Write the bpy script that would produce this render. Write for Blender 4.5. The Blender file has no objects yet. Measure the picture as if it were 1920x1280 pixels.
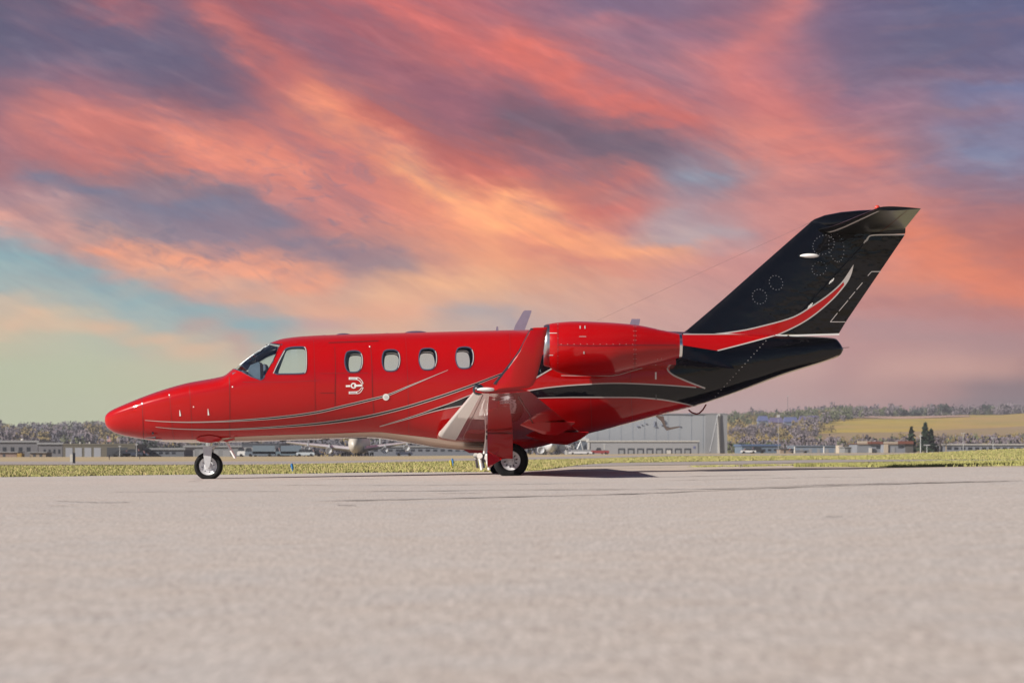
import bpy, bmesh, math, random
import numpy as np
from mathutils import Vector, Matrix
random.seed(7); rng = np.random.default_rng(7)
SC = bpy.context.scene; COL = SC.collection
R = math.radians

# ------------------------------------------------------------------ camera
F = 3649.0            # focal length in photo pixels (1920 wide)
CY, CZ = -31.0, 0.34  # camera stands 31 m from the aircraft centre line, 0.34 m above the apron
cam = bpy.data.cameras.new('camera'); camo = bpy.data.objects.new('camera', cam); COL.objects.link(camo)
camo.location = (0, CY, CZ); camo.rotation_euler = (R(90), 0, 0)
cam.sensor_width = 36; cam.lens = F / 1920 * 36; cam.shift_y = 209 / 1920
cam.clip_start = .1; cam.clip_end = 9000
cam.dof.use_dof = True; cam.dof.focus_distance = 30.0; cam.dof.aperture_fstop = 3.6
SC.camera = camo

# ------------------------------------------------------------------ light
SUN_AZ, SUN_EL = R(26), R(30)       # azimuth from the nose direction (-x) towards the camera side
sv = Vector((-math.cos(SUN_EL) * math.cos(SUN_AZ), -math.cos(SUN_EL) * math.sin(SUN_AZ), math.sin(SUN_EL)))
sl = bpy.data.lights.new('sun', 'SUN'); so = bpy.data.objects.new('sun', sl); COL.objects.link(so)
sl.energy = 5.0; sl.angle = R(.55); sl.color = (1, .93, .84)
so.rotation_euler = (-sv).to_track_quat('-Z', 'Y').to_euler(); so.location = (-40, -30, 50)
SC.view_settings.view_transform = 'Standard'; SC.view_settings.look = 'None'
SC.view_settings.exposure = .62; SC.view_settings.gamma = 1; SC.view_settings.use_curve_mapping = False
SC.cycles.max_bounces = 8; SC.cycles.transparent_max_bounces = 16; SC.cycles.volume_bounces = 0

def lin(c):
    c = np.asarray(c, float) / 255
    return np.where(c <= .04045, c / 12.92, ((c + .055) / 1.055) ** 2.4)

# ---- node helpers
class NT:
    def __init__(s, nt): s.nt = nt
    def n(s, t, **kw):
        nd = s.nt.nodes.new(t)
        for k, v in kw.items(): setattr(nd, k, v)
        return nd
    def set(s, sock, v):
        if isinstance(v, bpy.types.NodeSocket): s.nt.links.new(v, sock)
        elif isinstance(v, (tuple, list)) and len(v) == 3 and len(sock.default_value) == 4: sock.default_value = (*v, 1)
        else: sock.default_value = v
    def m(s, op, a, b=None, c=None, clamp=False):
        nd = s.n('ShaderNodeMath', operation=op, use_clamp=clamp)
        s.set(nd.inputs[0], a)
        if b is not None: s.set(nd.inputs[1], b)
        if c is not None: s.set(nd.inputs[2], c)
        return nd.outputs[0]
    def mix(s, f, a, b, blend='MIX'):
        nd = s.n('ShaderNodeMix', data_type='RGBA', blend_type=blend)
        s.set(nd.inputs[0], f); s.set(nd.inputs[6], a); s.set(nd.inputs[7], b)
        return nd.outputs[2]
    def noise(s, vec, scale, detail=4, rough=.55, dist=0, dims='3D'):
        nd = s.n('ShaderNodeTexNoise', noise_dimensions=dims)
        if vec is not None: s.set(nd.inputs['Vector'], vec)
        nd.inputs['Scale'].default_value = scale; nd.inputs['Detail'].default_value = detail
        nd.inputs['Roughness'].default_value = rough; nd.inputs['Distortion'].default_value = dist
        return nd.outputs[0]
    def ss(s, x, a, b, lo=0., hi=1.):
        nd = s.n('ShaderNodeMapRange', interpolation_type='SMOOTHSTEP')
        s.set(nd.inputs[0], x); nd.inputs[1].default_value = a; nd.inputs[2].default_value = b
        nd.inputs[3].default_value = lo; nd.inputs[4].default_value = hi
        return nd.outputs[0]
    def comb(s, x, y, z=0.):
        nd = s.n('ShaderNodeCombineXYZ'); s.set(nd.inputs[0], x); s.set(nd.inputs[1], y); s.set(nd.inputs[2], z); return nd.outputs[0]
    def ramp(s, f, stops, interp='LINEAR'):
        nd = s.n('ShaderNodeValToRGB'); r = nd.color_ramp; r.interpolation = interp
        while len(r.elements) < len(stops): r.elements.new(.5)
        for e, (p, c) in zip(r.elements, stops): e.position = p; e.color = (*c, 1)
        s.set(nd.inputs[0], f); return nd.outputs[0]

# ------------------------------------------------------------------ sky (world): evening cloud over a daylight blue
def sky_grid():
    """Cloud colours by direction: a coarse table, then streaks laid over it."""
    gx = np.arange(0, 1921, 160); gy = np.array([0, 100, 200, 300, 400, 500, 600, 680, 760, 850])
    T = [
     [(88,86,110),(118,92,112),(130,95,115),(160,93,102),(172,100,110),(185,105,110),(165,105,120),(130,108,135),(135,110,135),(152,106,122),(115,100,130),(102,100,132),(100,100,134)],
     [(108,100,125),(115,100,125),(112,97,120),(155,98,108),(155,97,110),(180,106,110),(200,113,110),(172,112,124),(158,114,132),(186,118,128),(122,104,130),(110,102,128),(106,100,132)],
     [(160,108,120),(180,114,122),(150,104,116),(180,110,114),(195,116,112),(152,100,115),(142,90,105),(170,105,112),(182,116,122),(195,118,120),(162,115,132),(142,115,137),(132,120,150)],
     [(162,110,118),(185,112,110),(205,123,112),(222,133,118),(212,126,118),(205,118,108),(180,102,98),(128,102,117),(150,122,135),(208,130,122),(188,125,126),(140,122,146),(130,121,147)],
     [(185,146,150),(148,128,138),(128,117,134),(165,120,128),(200,128,122),(225,140,118),(242,155,120),(212,125,110),(166,138,148),(205,142,138),(205,132,124),(185,118,116),(163,107,112)],
     [(143,168,177),(165,165,168),(215,152,136),(190,138,134),(185,138,134),(188,140,134),(228,160,128),(232,158,126),(222,155,130),(208,148,140),(203,140,136),(212,138,122),(214,132,110),(200,114,98)][:0] or [(143,168,177),(165,165,168),(215,152,136),(195,140,134),(188,140,134),(222,156,130),(234,162,126),(224,156,130),(208,148,140),(203,140,136),(212,138,122),(214,132,110),(200,114,98)],
     [(206,186,162),(186,187,172),(172,184,176),(170,181,176),(210,178,155),(225,180,150),(193,168,160),(212,166,150),(202,155,148),(195,150,145),(193,142,140),(188,138,138),(186,130,130)],
     [(186,192,162),(188,194,164),(194,192,164),(202,190,164),(206,186,163),(205,173,162),(198,162,156),(197,156,150),(194,150,144),(190,146,142),(188,142,138),(186,138,132),(168,122,119)],
     [(187,195,157),(189,196,158),(192,196,158),(198,193,160),(203,186,162),(202,173,161),(198,165,157),(194,160,153),(190,156,150),(184,150,146),(176,136,132),(160,121,119),(116,99,105)],
     [(188,195,156),(190,196,157),(193,196,158),(198,193,160),(203,186,162),(202,173,161),(198,165,157),(194,160,153),(190,156,150),(184,150,146),(176,136,132),(160,121,119),(116,99,105)]]
    T = np.array(T, float)
    xs = np.linspace(-120, 2040, 63); ys = np.concatenate([np.arange(-40, 640, 25.), np.arange(650, 860, 40.)])
    X, Y = np.meshgrid(xs, ys)
    cx = np.clip(X, 0, 1920); cy = np.clip(Y, 0, 850)
    i = np.clip((cx / 160).astype(int), 0, 11); fx = (cx / 160 - i)[..., None]
    j = np.clip(np.searchsorted(gy, cy, 'right') - 1, 0, 8); fy = ((cy - gy[j]) / (gy[j + 1] - gy[j]))[..., None]
    C = (T[j, i] * (1 - fx) + T[j, i + 1] * fx) * (1 - fy) + (T[j + 1, i] * (1 - fx) + T[j + 1, i + 1] * fx) * fy
    S = [
     ([(40,25),(150,60),(260,85),(390,120),(430,165)], 42, (104,96,122), .8),
     ([(170,2),(215,20),(265,46)], 9, (180,106,112), .75),
     ([(395,10),(455,85),(535,148),(640,208),(740,255)], 20, (204,114,108), .85),
     ([(510,35),(600,78),(700,128),(800,168),(930,208)], 24, (150,98,114), .75),
     ([(715,8),(800,60),(880,100),(960,128)], 22, (212,114,110), .8),
     ([(60,212),(200,228),(330,240),(450,270),(560,300)], 34, (220,130,115), .7),
     ([(330,255),(440,288),(520,308),(600,325)], 18, (232,144,120), .7),
     ([(270,322),(340,338),(420,362),(480,366)], 12, (128,114,130), .75),
     ([(60,332),(150,356),(250,374),(350,386),(480,396),(560,410)], 17, (117,119,143), .85),
     ([(-40,388),(60,394),(110,400)], 16, (194,152,152), .7),
     ([(560,192),(650,236),(740,290),(830,345),(900,390)], 24, (238,150,118), .85),
     ([(760,300),(840,356),(910,392),(990,420)], 14, (255,178,128), .85),
     ([(690,208),(800,250),(900,292),(970,335)], 17, (186,102,98), .8),
     ([(960,82),(1040,120),(1100,160),(1180,205),(1290,248)], 22, (220,115,104), .85),
     ([(960,212),(1060,242),(1150,272),(1240,294)], 26, (112,96,113), .85),
     ([(960,302),(1040,316),(1140,328),(1210,346)], 10, (210,117,106), .75),
     ([(950,356),(1010,380),(1075,396)], 14, (255,176,126), .85),
     ([(1050,368),(1140,380),(1210,394)], 13, (206,114,106), .7),
     ([(960,394),(1040,426),(1150,450),(1290,466)], 18, (252,168,122), .85),
     ([(980,436),(1080,486),(1190,502)], 12, (214,134,118), .7),
     ([(1265,332),(1330,338),(1385,326)], 19, (143,150,168), .85),
     ([(1240,424),(1320,432),(1410,442)], 17, (172,160,168), .7),
     ([(1100,40),(1250,46),(1390,42)], 5, (192,118,124), .7),
     ([(1490,0),(1430,70),(1370,130),(1440,190),(1500,262),(1610,315)], 22, (212,124,120), .8),
     ([(1290,100),(1370,130)], 16, (206,124,122), .6),
     ([(1370,252),(1480,262),(1560,290),(1610,312)], 26, (218,132,120), .75),
     ([(1480,345),(1600,352),(1700,370)], 16, (205,135,130), .6),
     ([(1600,150),(1750,120),(1880,105)], 26, (108,102,132), .6),
     ([(1640,150),(1760,130),(1900,128)], 7, (150,112,128), .5),
     ([(1780,182),(1920,160)], 20, (120,126,162), .7),
     ([(1760,275),(1900,286)], 22, (124,131,162), .7),
     ([(1740,208),(1880,200)], 9, (160,122,132), .5),
     ([(1780,398),(1930,408)], 14, (178,114,114), .7),
     ([(1700,425),(1780,486),(1850,526),(1940,546)], 28, (228,130,100), .85),
     ([(1640,560),(1780,572),(1920,590)], 16, (182,122,118), .6),
     ([(1600,618),(1760,636),(1900,648)], 18, (172,138,140), .6),
     ([(1640,690),(1800,676)], 20, (204,158,148), .6),
     ([(-60,402),(60,424),(150,446),(230,466)], 13, (222,160,146), .85),
     ([(180,458),(300,478),(420,488),(500,506),(600,540)], 17, (244,160,126), .9),
     ([(200,402),(330,420),(480,440),(560,462),(640,490),(750,502)], 20, (138,123,140), .85),
     ([(640,470),(760,470),(850,500)], 14, (190,136,130), .6),
     ([(270,506),(350,530),(450,560),(560,582),(680,592),(800,584)], 20, (230,168,140), .85),
     ([(700,548),(820,535),(930,540)], 18, (244,182,140), .7),
     ([(60,452),(150,480),(250,516),(350,553),(450,584),(530,605),(640,612)], 7, (196,158,154), .8),
     ([(-80,468),(40,484),(140,512),(240,548),(340,584),(430,606),(520,622)], 18, (142,170,177), .95),
     ([(-80,512),(60,524),(170,556),(280,592),(400,618)], 16, (160,176,176), .7),
     ([(50,594),(200,606),(340,642),(480,676)], 9, (226,184,152), .85),
     ([(370,612),(430,632),(490,652)], 7, (202,154,142), .75),
     ([(-40,572),(20,570),(60,576)], 7, (234,186,154), .85),
     ([(-10,626),(20,612),(44,596)], 9, (230,186,154), .75),
     ([(80,590),(90,610)], 12, (222,186,156), .6),
     ([(830,596),(880,588),(960,600)], 12, (164,158,166), .75),
     ([(1320,650),(1420,690),(1500,700)], 24, (206,164,154), .7),
     ([(1620,712),(1760,700),(1900,690)], 14, (208,160,146), .6),
     ([(1840,742),(1960,750)], 20, (116,102,112), .5)]
    P = np.stack([X, Y], -1)
    for pl, w, c, a in S:
        d = np.full(X.shape, 1e9); pl = np.array(pl, float)
        for p, q in zip(pl[:-1], pl[1:]):
            v = q - p; t = np.clip(((P - p) @ v) / (v @ v), 0, 1)
            d = np.minimum(d, np.linalg.norm(P - (p + t[..., None] * v), axis=-1))
        k = (a * np.exp(-(d / (w * 1.15 + 4)) ** 2))[..., None]
        C = C * (1 - k) + np.array(c) * k
    ct = (1 + .07 * np.clip((640 - Y) / 120, 0, 1))[..., None]; C = np.clip(np.array((182., 134., 134.)) + (C - np.array((182., 134., 134.))) * ct, 20, 255)
    return xs, ys, lin(C)

world = bpy.data.worlds.new('World'); SC.world = world; world.use_nodes = True
def build_world():
    nt = world.node_tree; nt.nodes.clear(); g = NT(nt)
    tc = g.n('ShaderNodeTexCoord'); D = tc.outputs['Generated']
    sep = g.n('ShaderNodeSeparateXYZ'); nt.links.new(D, sep.inputs[0]); dx, dy, dz = sep.outputs
    yy = g.m('MAXIMUM', dy, .25)
    u = g.m('DIVIDE', dx, yy); v = g.m('DIVIDE', dz, yy)
    # streaky displacement: cirrus drawn out along its wind direction
    def rot(ang, sx, sy):
        c, s = math.cos(ang), math.sin(ang)
        a = g.m('ADD', g.m('MULTIPLY', u, c * sx), g.m('MULTIPLY', v, s * sx))
        b = g.m('ADD', g.m('MULTIPLY', u, -s * sy), g.m('MULTIPLY', v, c * sy))
        return g.comb(a, b, 3.7)
    k = g.ss(u, .07, .19)
    def two(aL, aR, sx, sy, *nz):       # the wind turns from left to right: two drifts of cloud, cross-faded
        mm = g.n('ShaderNodeMix', data_type='FLOAT'); g.set(mm.inputs[0], k)
        g.set(mm.inputs[2], g.noise(rot(R(aL), sx, sy), *nz)); g.set(mm.inputs[3], g.noise(rot(R(aR), sx, sy), *nz)); return mm.outputs[0]
    w1 = g.m('SUBTRACT', two(-24, 8, 5, 17, 1.6, 6, .58, .4), .5)
    w2 = g.m('SUBTRACT', g.noise(rot(R(-10), 9, 14), 2.3, 5, .55, .6), .5)
    w3 = g.m('SUBTRACT', g.noise(rot(R(-20), 11, 46), 2.6, 5, .6, .8), .5)
    u2 = g.m('ADD', g.m('ADD', u, g.m('MULTIPLY', w2, .022)), g.m('MULTIPLY', w1, .034))
    v2 = g.m('ADD', g.m('ADD', v, g.m('MULTIPLY', w1, .025)), g.m('ADD', g.m('MULTIPLY', w2, .010), g.m('MULTIPLY', w3, .009)))
    calm = g.ss(v, .015, .12)        # near the horizon the sky is smooth
    vv = g.n('ShaderNodeMix', data_type='FLOAT'); g.set(vv.inputs[0], calm); g.set(vv.inputs[2], v); g.set(vv.inputs[3], v2); v2 = vv.outputs[0]
    px = g.m('ADD', g.m('MULTIPLY', u2, F), 960.); py = g.m('SUBTRACT', 849., g.m('MULTIPLY', v2, F))
    xs, ys, C = sky_grid()
    H = len(xs) // 2
    tl = g.m('DIVIDE', g.m('SUBTRACT', px, float(xs[0])), float(xs[H] - xs[0]), clamp=True)
    tr = g.m('DIVIDE', g.m('SUBTRACT', px, float(xs[H])), float(xs[-1] - xs[H]), clamp=True)
    half = g.m('GREATER_THAN', px, float(xs[H]))
    col = None; rows_ = []
    for j, y in enumerate(ys):
        grp = bpy.data.node_groups.new('cloud_row', 'ShaderNodeTree'); q = NT(grp)
        for nm_ in ('left', 'right', 'half'): grp.interface.new_socket(nm_, in_out='INPUT', socket_type='NodeSocketFloat')
        grp.interface.new_socket('Color', in_out='OUTPUT', socket_type='NodeSocketColor')
        gi = grp.nodes.new('NodeGroupInput'); go = grp.nodes.new('NodeGroupOutput')
        rl = q.ramp(gi.outputs[0], [(i / H, tuple(C[j, i])) for i in range(H + 1)], 'B_SPLINE')
        rr = q.ramp(gi.outputs[1], [(i / H, tuple(C[j, H + i])) for i in range(H + 1)], 'B_SPLINE')
        grp.links.new(q.mix(gi.outputs[2], rl, rr), go.inputs[0]); rows_.append(grp)
    for j, y in enumerate(ys):
        gn = g.n('ShaderNodeGroup'); gn.node_tree = rows_[j]
        g.set(gn.inputs[0], tl); g.set(gn.inputs[1], tr); g.set(gn.inputs[2], half); r = gn.outputs[0]
        col = r if col is None else g.mix(g.ss(py, float(ys[j - 1]), float(y)), col, r)
    # fine brightness ripples in the cloud
    rip = g.noise(rot(R(-22), 14, 60), 3.2, 6, .62, .9)
    big = two(-24, 8, 5, 17, 3.1, 5, .6, .5)
    amt = g.m('ADD', 1., g.m('ADD', g.m('MULTIPLY', g.m('SUBTRACT', rip, .5), .30), g.m('MULTIPLY', g.m('SUBTRACT', big, .5), .36)))
    am = g.n('ShaderNodeMix', data_type='FLOAT'); g.set(am.inputs[0], calm); am.inputs[2].default_value = 1; g.set(am.inputs[3], amt)
    cr = g.n('ShaderNodeMix', data_type='RGBA', blend_type='MULTIPLY'); cr.inputs[0].default_value = 1
    g.set(cr.inputs[6], col); cc = g.n('ShaderNodeCombineColor')
    a0 = am.outputs[0]
    g.set(cc.inputs[0], g.m('POWER', a0, .8)); g.set(cc.inputs[1], a0); g.set(cc.inputs[2], g.m('POWER', a0, .75))
    g.set(cr.inputs[7], cc.outputs[0]); front = cr.outputs[2]
    f1 = two(-25, 5, 7, 36, 1.9, 7, .6, .4); f2 = two(-20, 2, 9, 34, 2.3, 7, .6, .5)
    f3 = g.noise(rot(R(-9), 30, 62), 2.2, 4, .6, 1.0)
    hi = g.ss(v, .05, .14)
    front = g.mix(g.m('MULTIPLY', g.m('MULTIPLY', g.ss(f1, .44, .76), .54), hi), front, tuple(lin((128, 104, 124))))
    br = g.n('ShaderNodeVectorMath', operation='MULTIPLY'); g.set(br.inputs[0], front); br.inputs[1].default_value = (1.40, 1.34, 1.2)
    front = g.mix(g.m('MULTIPLY', g.m('MULTIPLY', g.ss(f2, .44, .76), .72), hi), front, br.outputs[0])
    patch_ = g.m('MULTIPLY', g.ss(g.m('ABSOLUTE', g.m('ADD', u, .135)), .12, .03), g.ss(g.m('ABSOLUTE', g.m('SUBTRACT', v, .125)), .05, .012))
    front = g.mix(g.m('MULTIPLY', g.m('MULTIPLY', g.ss(f3, .5, .7), .5), patch_), front, tuple(lin((122, 116, 136))))
    # elsewhere: daylight blue with thinner drifts of the same cloud
    sky = g.n('ShaderNodeTexSky', sky_type='NISHITA'); sky.sun_disc = False
    sky.sun_elevation = SUN_EL; sky.sun_rotation = math.atan2(sv.x, sv.y); sky.altitude = 1800; sky.air_density = .8; sky.dust_density = .15; sky.ozone_density = 2.0
    sb = g.n('ShaderNodeVectorMath', operation='SCALE'); g.set(sb.inputs[0], sky.outputs[0]); sb.inputs[3].default_value = .062
    pz = g.m('ADD', g.m('ABSOLUTE', dz), .18)
    pl = g.comb(g.m('DIVIDE', dx, pz), g.m('DIVIDE', dy, pz), 0.)
    cn = g.noise(pl, 1.1, 6, .6, .7)
    cm = g.m('MULTIPLY', g.ss(cn, .47, .78), .55)
    ccol = g.ramp(g.noise(pl, 2.2, 4, .6), [(.3, tuple(lin((150,120,140)))), (.7, tuple(lin((220,150,135))))])
    other = g.mix(cm, sb.outputs[0], ccol)
    dt = g.n('ShaderNodeVectorMath', operation='DOT_PRODUCT'); g.set(dt.inputs[0], D)
    fd = Vector((0, 1, .11)).normalized(); dt.inputs[1].default_value = fd
    w = g.ss(dt.outputs['Value'], math.cos(R(52)), math.cos(R(19)))
    final = g.mix(w, other, front)
    bg = g.n('ShaderNodeBackground'); g.set(bg.inputs[0], final); bg.inputs[1].default_value = .655
    out = g.n('ShaderNodeOutputWorld'); nt.links.new(bg.outputs[0], out.inputs[0])
build_world()

# ------------------------------------------------------------------ materials
MATS = {}
def mat(name, base, rough=.6, metal=0., coat=0., spec=.5, noise=None, bump=None, emis=None, coat_rough=.03):
    """noise=(scale, amount[, second colour]); bump=(scale, strength, distance)"""
    if name in MATS: return MATS[name]
    m = bpy.data.materials.new(name); m.use_nodes = True; nt = m.node_tree; g = NT(nt)
    b = nt.nodes['Principled BSDF']
    b.inputs['Roughness'].default_value = rough; b.inputs['Metallic'].default_value = metal
    b.inputs['Coat Weight'].default_value = coat; b.inputs['Coat Roughness'].default_value = coat_rough
    b.inputs['Specular IOR Level'].default_value = spec
    tc = g.n('ShaderNodeTexCoord').outputs['Object']
    if noise:
        c2 = noise[2] if len(noise) > 2 else tuple(x * .55 for x in base)
        f = g.m('MULTIPLY', g.ss(g.noise(tc, noise[0], 5, .6), .3, .7), noise[1])
        g.set(b.inputs['Base Color'], g.mix(f, base, c2))
    else: b.inputs['Base Color'].default_value = (*base, 1)
    if bump:
        bp = g.n('ShaderNodeBump'); bp.inputs['Strength'].default_value = bump[1]; bp.inputs['Distance'].default_value = bump[2]
        g.set(bp.inputs['Height'], g.noise(tc, bump[0], 4, .6)); nt.links.new(bp.outputs[0], b.inputs['Normal'])
    MATS[name] = m; return m

def paint(name, base, wob=.0022, fr=2.6):
    """Polished aircraft paint: clear coat over colour, the skin a touch wavy."""
    m = mat(name, base, .3, 0, 1., .06)
    nt = m.node_tree; g = NT(nt); b = nt.nodes['Principled BSDF']; b.inputs['Coat IOR'].default_value = 1.43
    tc = g.n('ShaderNodeTexCoord').outputs['Object']
    mp = g.n('ShaderNodeMapping'); g.set(mp.inputs[0], tc); mp.inputs['Scale'].default_value = (1, 1, 1.5)
    bp = g.n('ShaderNodeBump'); bp.inputs['Strength'].default_value = 1; bp.inputs['Distance'].default_value = wob
    g.set(bp.inputs['Height'], g.noise(mp.outputs[0], fr, 2, .45))
    nt.links.new(bp.outputs[0], b.inputs['Normal']); nt.links.new(bp.outputs[0], b.inputs['Coat Normal'])
    return m
RED = paint('red_paint', (.365, .0026, .0034), .003)
BLACK = paint('black_paint', (.003, .0033, .005), .008, 4.2)
WHITE = mat('white_paint', (.75, .73, .70), .3, coat=.5)
SILVER = mat('silver_line', (.47, .43, .41), .35, .1, coat=.4)
METAL = mat('polished_metal', (.78, .76, .74), .16, 1.)
ALU = mat('gear_alloy', (.62, .62, .63), .38, .35, noise=(30, .3))
RIM = mat('rim_alloy', (.66, .66, .68), .4, .2, noise=(18, .25))
RUBBER = mat('tyre_rubber', (.009, .009, .010), .8, spec=.2, bump=(60, .3, .004))
DARK = mat('dark_trim', (.012, .014, .022), .4)
SEAM = mat('seam_dark', (.09, .001, .002), .6)
NAVY = mat('window_seal', (.04, .05, .085), .35, coat=.5)
LINER = mat('cabin_liner', (.5, .52, .57), .8, noise=(6, .3))
SEATM = mat('seat_leather', (.17, .195, .25), .5, noise=(9, .4))
ANT = mat('antenna_grey', (.22, .19, .26), .45, noise=(12, .2))
EXH = mat('exhaust_steel', (.16, .14, .13), .4, .8, noise=(10, .5))
BEIGE = mat('beige_composite', (.5, .43, .36), .5)
LENS = mat('clear_lens', (.82, .8, .78), .08, coat=1)
LAMP = mat('red_beacon', (.6, .05, .03), .12, coat=1)

def glass(name, tint, ior=1.45, gl=1.):
    m = bpy.data.materials.new(name); m.use_nodes = True; nt = m.node_tree; nt.nodes.clear(); g = NT(nt)
    tr = g.n('ShaderNodeBsdfTransparent'); tr.inputs[0].default_value = (*tint, 1)
    gs = g.n('ShaderNodeBsdfGlossy'); gs.inputs['Roughness'].default_value = .02; gs.inputs[0].default_value = (gl, gl, gl, 1)
    fr = g.n('ShaderNodeFresnel'); fr.inputs[0].default_value = ior
    mx = g.n('ShaderNodeMixShader'); nt.links.new(fr.outputs[0], mx.inputs[0]); nt.links.new(tr.outputs[0], mx.inputs[1]); nt.links.new(gs.outputs[0], mx.inputs[2])
    o = g.n('ShaderNodeOutputMaterial'); nt.links.new(mx.outputs[0], o.inputs[0]); return m
GLASS = glass('tinted_glass', (.87, .98, 1.0))

# ------------------------------------------------------------------ mesh helpers
def link(o, parent=None):
    COL.objects.link(o)
    if parent is not None: o.parent = parent
    return o
def mk(name, verts, faces, m, parent=None, smooth=True, sharp=40, matidx=None):
    me = bpy.data.meshes.new(name); me.from_pydata([tuple(v) for v in verts], [], [tuple(f) for f in faces])
    for mm in (m if isinstance(m, (list, tuple)) else [m]): me.materials.append(mm)
    if matidx is not None: me.polygons.foreach_set('material_index', matidx)
    bm = bmesh.new(); bm.from_mesh(me); bmesh.ops.recalc_face_normals(bm, faces=bm.faces); bm.to_mesh(me); bm.free()
    if smooth:
        me.polygons.foreach_set('use_smooth', [True] * len(me.polygons)); me.set_sharp_from_angle(angle=R(sharp))
    me.update(); return link(bpy.data.objects.new(name, me), parent)
def tag(o, label, cat, group=None, kind=None):
    o['label'] = label; o['category'] = cat
    if group: o['group'] = group
    if kind: o['kind'] = kind
    return o
def empty(name, loc=(0, 0, 0)):
    o = bpy.data.objects.new(name, None); o.location = loc; o.empty_display_size = .5; return link(o)
def setkind(o, kind, label=None):
    o['kind'] = kind
    if label: o['label'] = label
    return o
def loft(rings, cap=True, closed=True):
    V, Fc = [], []; n = len(rings[0])
    for r in rings: V += list(r)
    for i in range(len(rings) - 1):
        for j in range(n if closed else n - 1):
            a, b = i * n + j, i * n + (j + 1) % n
            Fc.append((a, b, b + n, a + n))
    if cap and closed:
        Fc.append(tuple(range(n))); Fc.append(tuple((len(rings) - 1) * n + k for k in range(n)))
    return V, Fc
class MB:
    """collects simple solids into one mesh"""
    def __init__(s): s.v = []; s.f = []
    def add(s, V, Fc):
        o = len(s.v); s.v += [tuple(v) for v in V]; s.f += [tuple(i + o for i in f) for f in Fc]; return s
    def box(s, x0, x1, y0, y1, z0, z1):
        V = [(x, y, z) for z in (z0, z1) for x, y in ((x0, y0), (x1, y0), (x1, y1), (x0, y1))]
        return s.add(V, [(0, 1, 2, 3), (4, 5, 6, 7), (0, 1, 5, 4), (1, 2, 6, 5), (2, 3, 7, 6), (3, 0, 4, 7)])
    def tube(s, pts, r, n=8):
        pts = [Vector(p) for p in pts]; rs = r if isinstance(r, (list, tuple)) else [r] * len(pts); rings = []
        for i, p in enumerate(pts):
            d = (pts[min(i + 1, len(pts) - 1)] - pts[max(i - 1, 0)]).normalized()
            a = d.cross(Vector((0, 0, 1)) if abs(d.z) < .9 else Vector((1, 0, 0))).normalized(); b = d.cross(a)
            rings.append([p + (a * math.cos(t) + b * math.sin(t)) * rs[i] for t in np.linspace(0, 2 * math.pi, n, endpoint=False)])
        return s.add(*loft(rings))
    def ball(s, c, rx, ry, rz, n=12, m=8):
        rings = []
        for t in np.linspace(.04, math.pi - .04, m):
            rings.append([(c[0] + rx * math.sin(t) * math.cos(a), c[1] + ry * math.sin(t) * math.sin(a), c[2] + rz * math.cos(t)) for a in np.linspace(0, 2 * math.pi, n, endpoint=False)])
        return s.add(*loft(rings))
    def lathe_y(s, c, prof, n=40):
        """prof: (radius, y offset) turned about the y axis"""
        rings = [[(c[0] + r * math.cos(a), c[1] + y, c[2] + r * math.sin(a)) for a in np.linspace(0, 2 * math.pi, n, endpoint=False)] for r, y in prof]
        return s.add(*loft(rings))
    def prism(s, pts, y0, y1):
        """(x,z) outline between two y values"""
        n = len(pts); V = [(x, y0, z) for x, z in pts] + [(x, y1, z) for x, z in pts]
        return s.add(V, [tuple(range(n)), tuple(range(n, 2 * n))] + [(i, (i + 1) % n, n + (i + 1) % n, n + i) for i in range(n)])
    def build(s, name, m, parent=None, smooth=False, sharp=40): return mk(name, s.v, s.f, m, parent, smooth, sharp)

def W(px, py, y):
    """photo direction (px,py) met at world depth y -> point"""
    s = (y - CY) / F; return Vector(((px - 960) * s, y, CZ - (py - 849) * s))
def pchip(xs, ys):
    xs = np.array(xs, float); ys = np.array(ys, float); h = np.diff(xs); d = np.diff(ys) / h; m = np.zeros_like(ys)
    m[0], m[-1] = d[0], d[-1]
    for i in range(1, len(xs) - 1):
        if d[i - 1] * d[i] > 0:
            w1 = 2 * h[i] + h[i - 1]; w2 = h[i] + 2 * h[i - 1]; m[i] = (w1 + w2) / (w1 / d[i - 1] + w2 / d[i])
    def f(x):
        x = np.clip(np.asarray(x, float), xs[0], xs[-1]); i = np.clip(np.searchsorted(xs, x, 'right') - 1, 0, len(xs) - 2)
        t = (x - xs[i]) / h[i]
        return (2*t**3 - 3*t**2 + 1) * ys[i] + (t**3 - 2*t**2 + t) * h[i] * m[i] + (-2*t**3 + 3*t**2) * ys[i + 1] + (t**3 - t**2) * h[i] * m[i + 1]
    return f
def chaikin(pts, k=2):
    for _ in range(k):
        q = []
        for a, b in zip(pts, pts[1:] + pts[:1]):
            q += [(a[0]*.75 + b[0]*.25, a[1]*.75 + b[1]*.25), (a[0]*.25 + b[0]*.75, a[1]*.25 + b[1]*.75)]
        pts = q
    return pts
def smooth_line(pts, n=60):
    pts = np.array(pts, float); s = np.concatenate([[0], np.cumsum(np.linalg.norm(np.diff(pts, axis=0), axis=1))])
    fx, fy = pchip(s, pts[:, 0]), pchip(s, pts[:, 1]); t = np.linspace(0, s[-1], n)
    return list(zip(fx(t), fy(t)))

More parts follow.
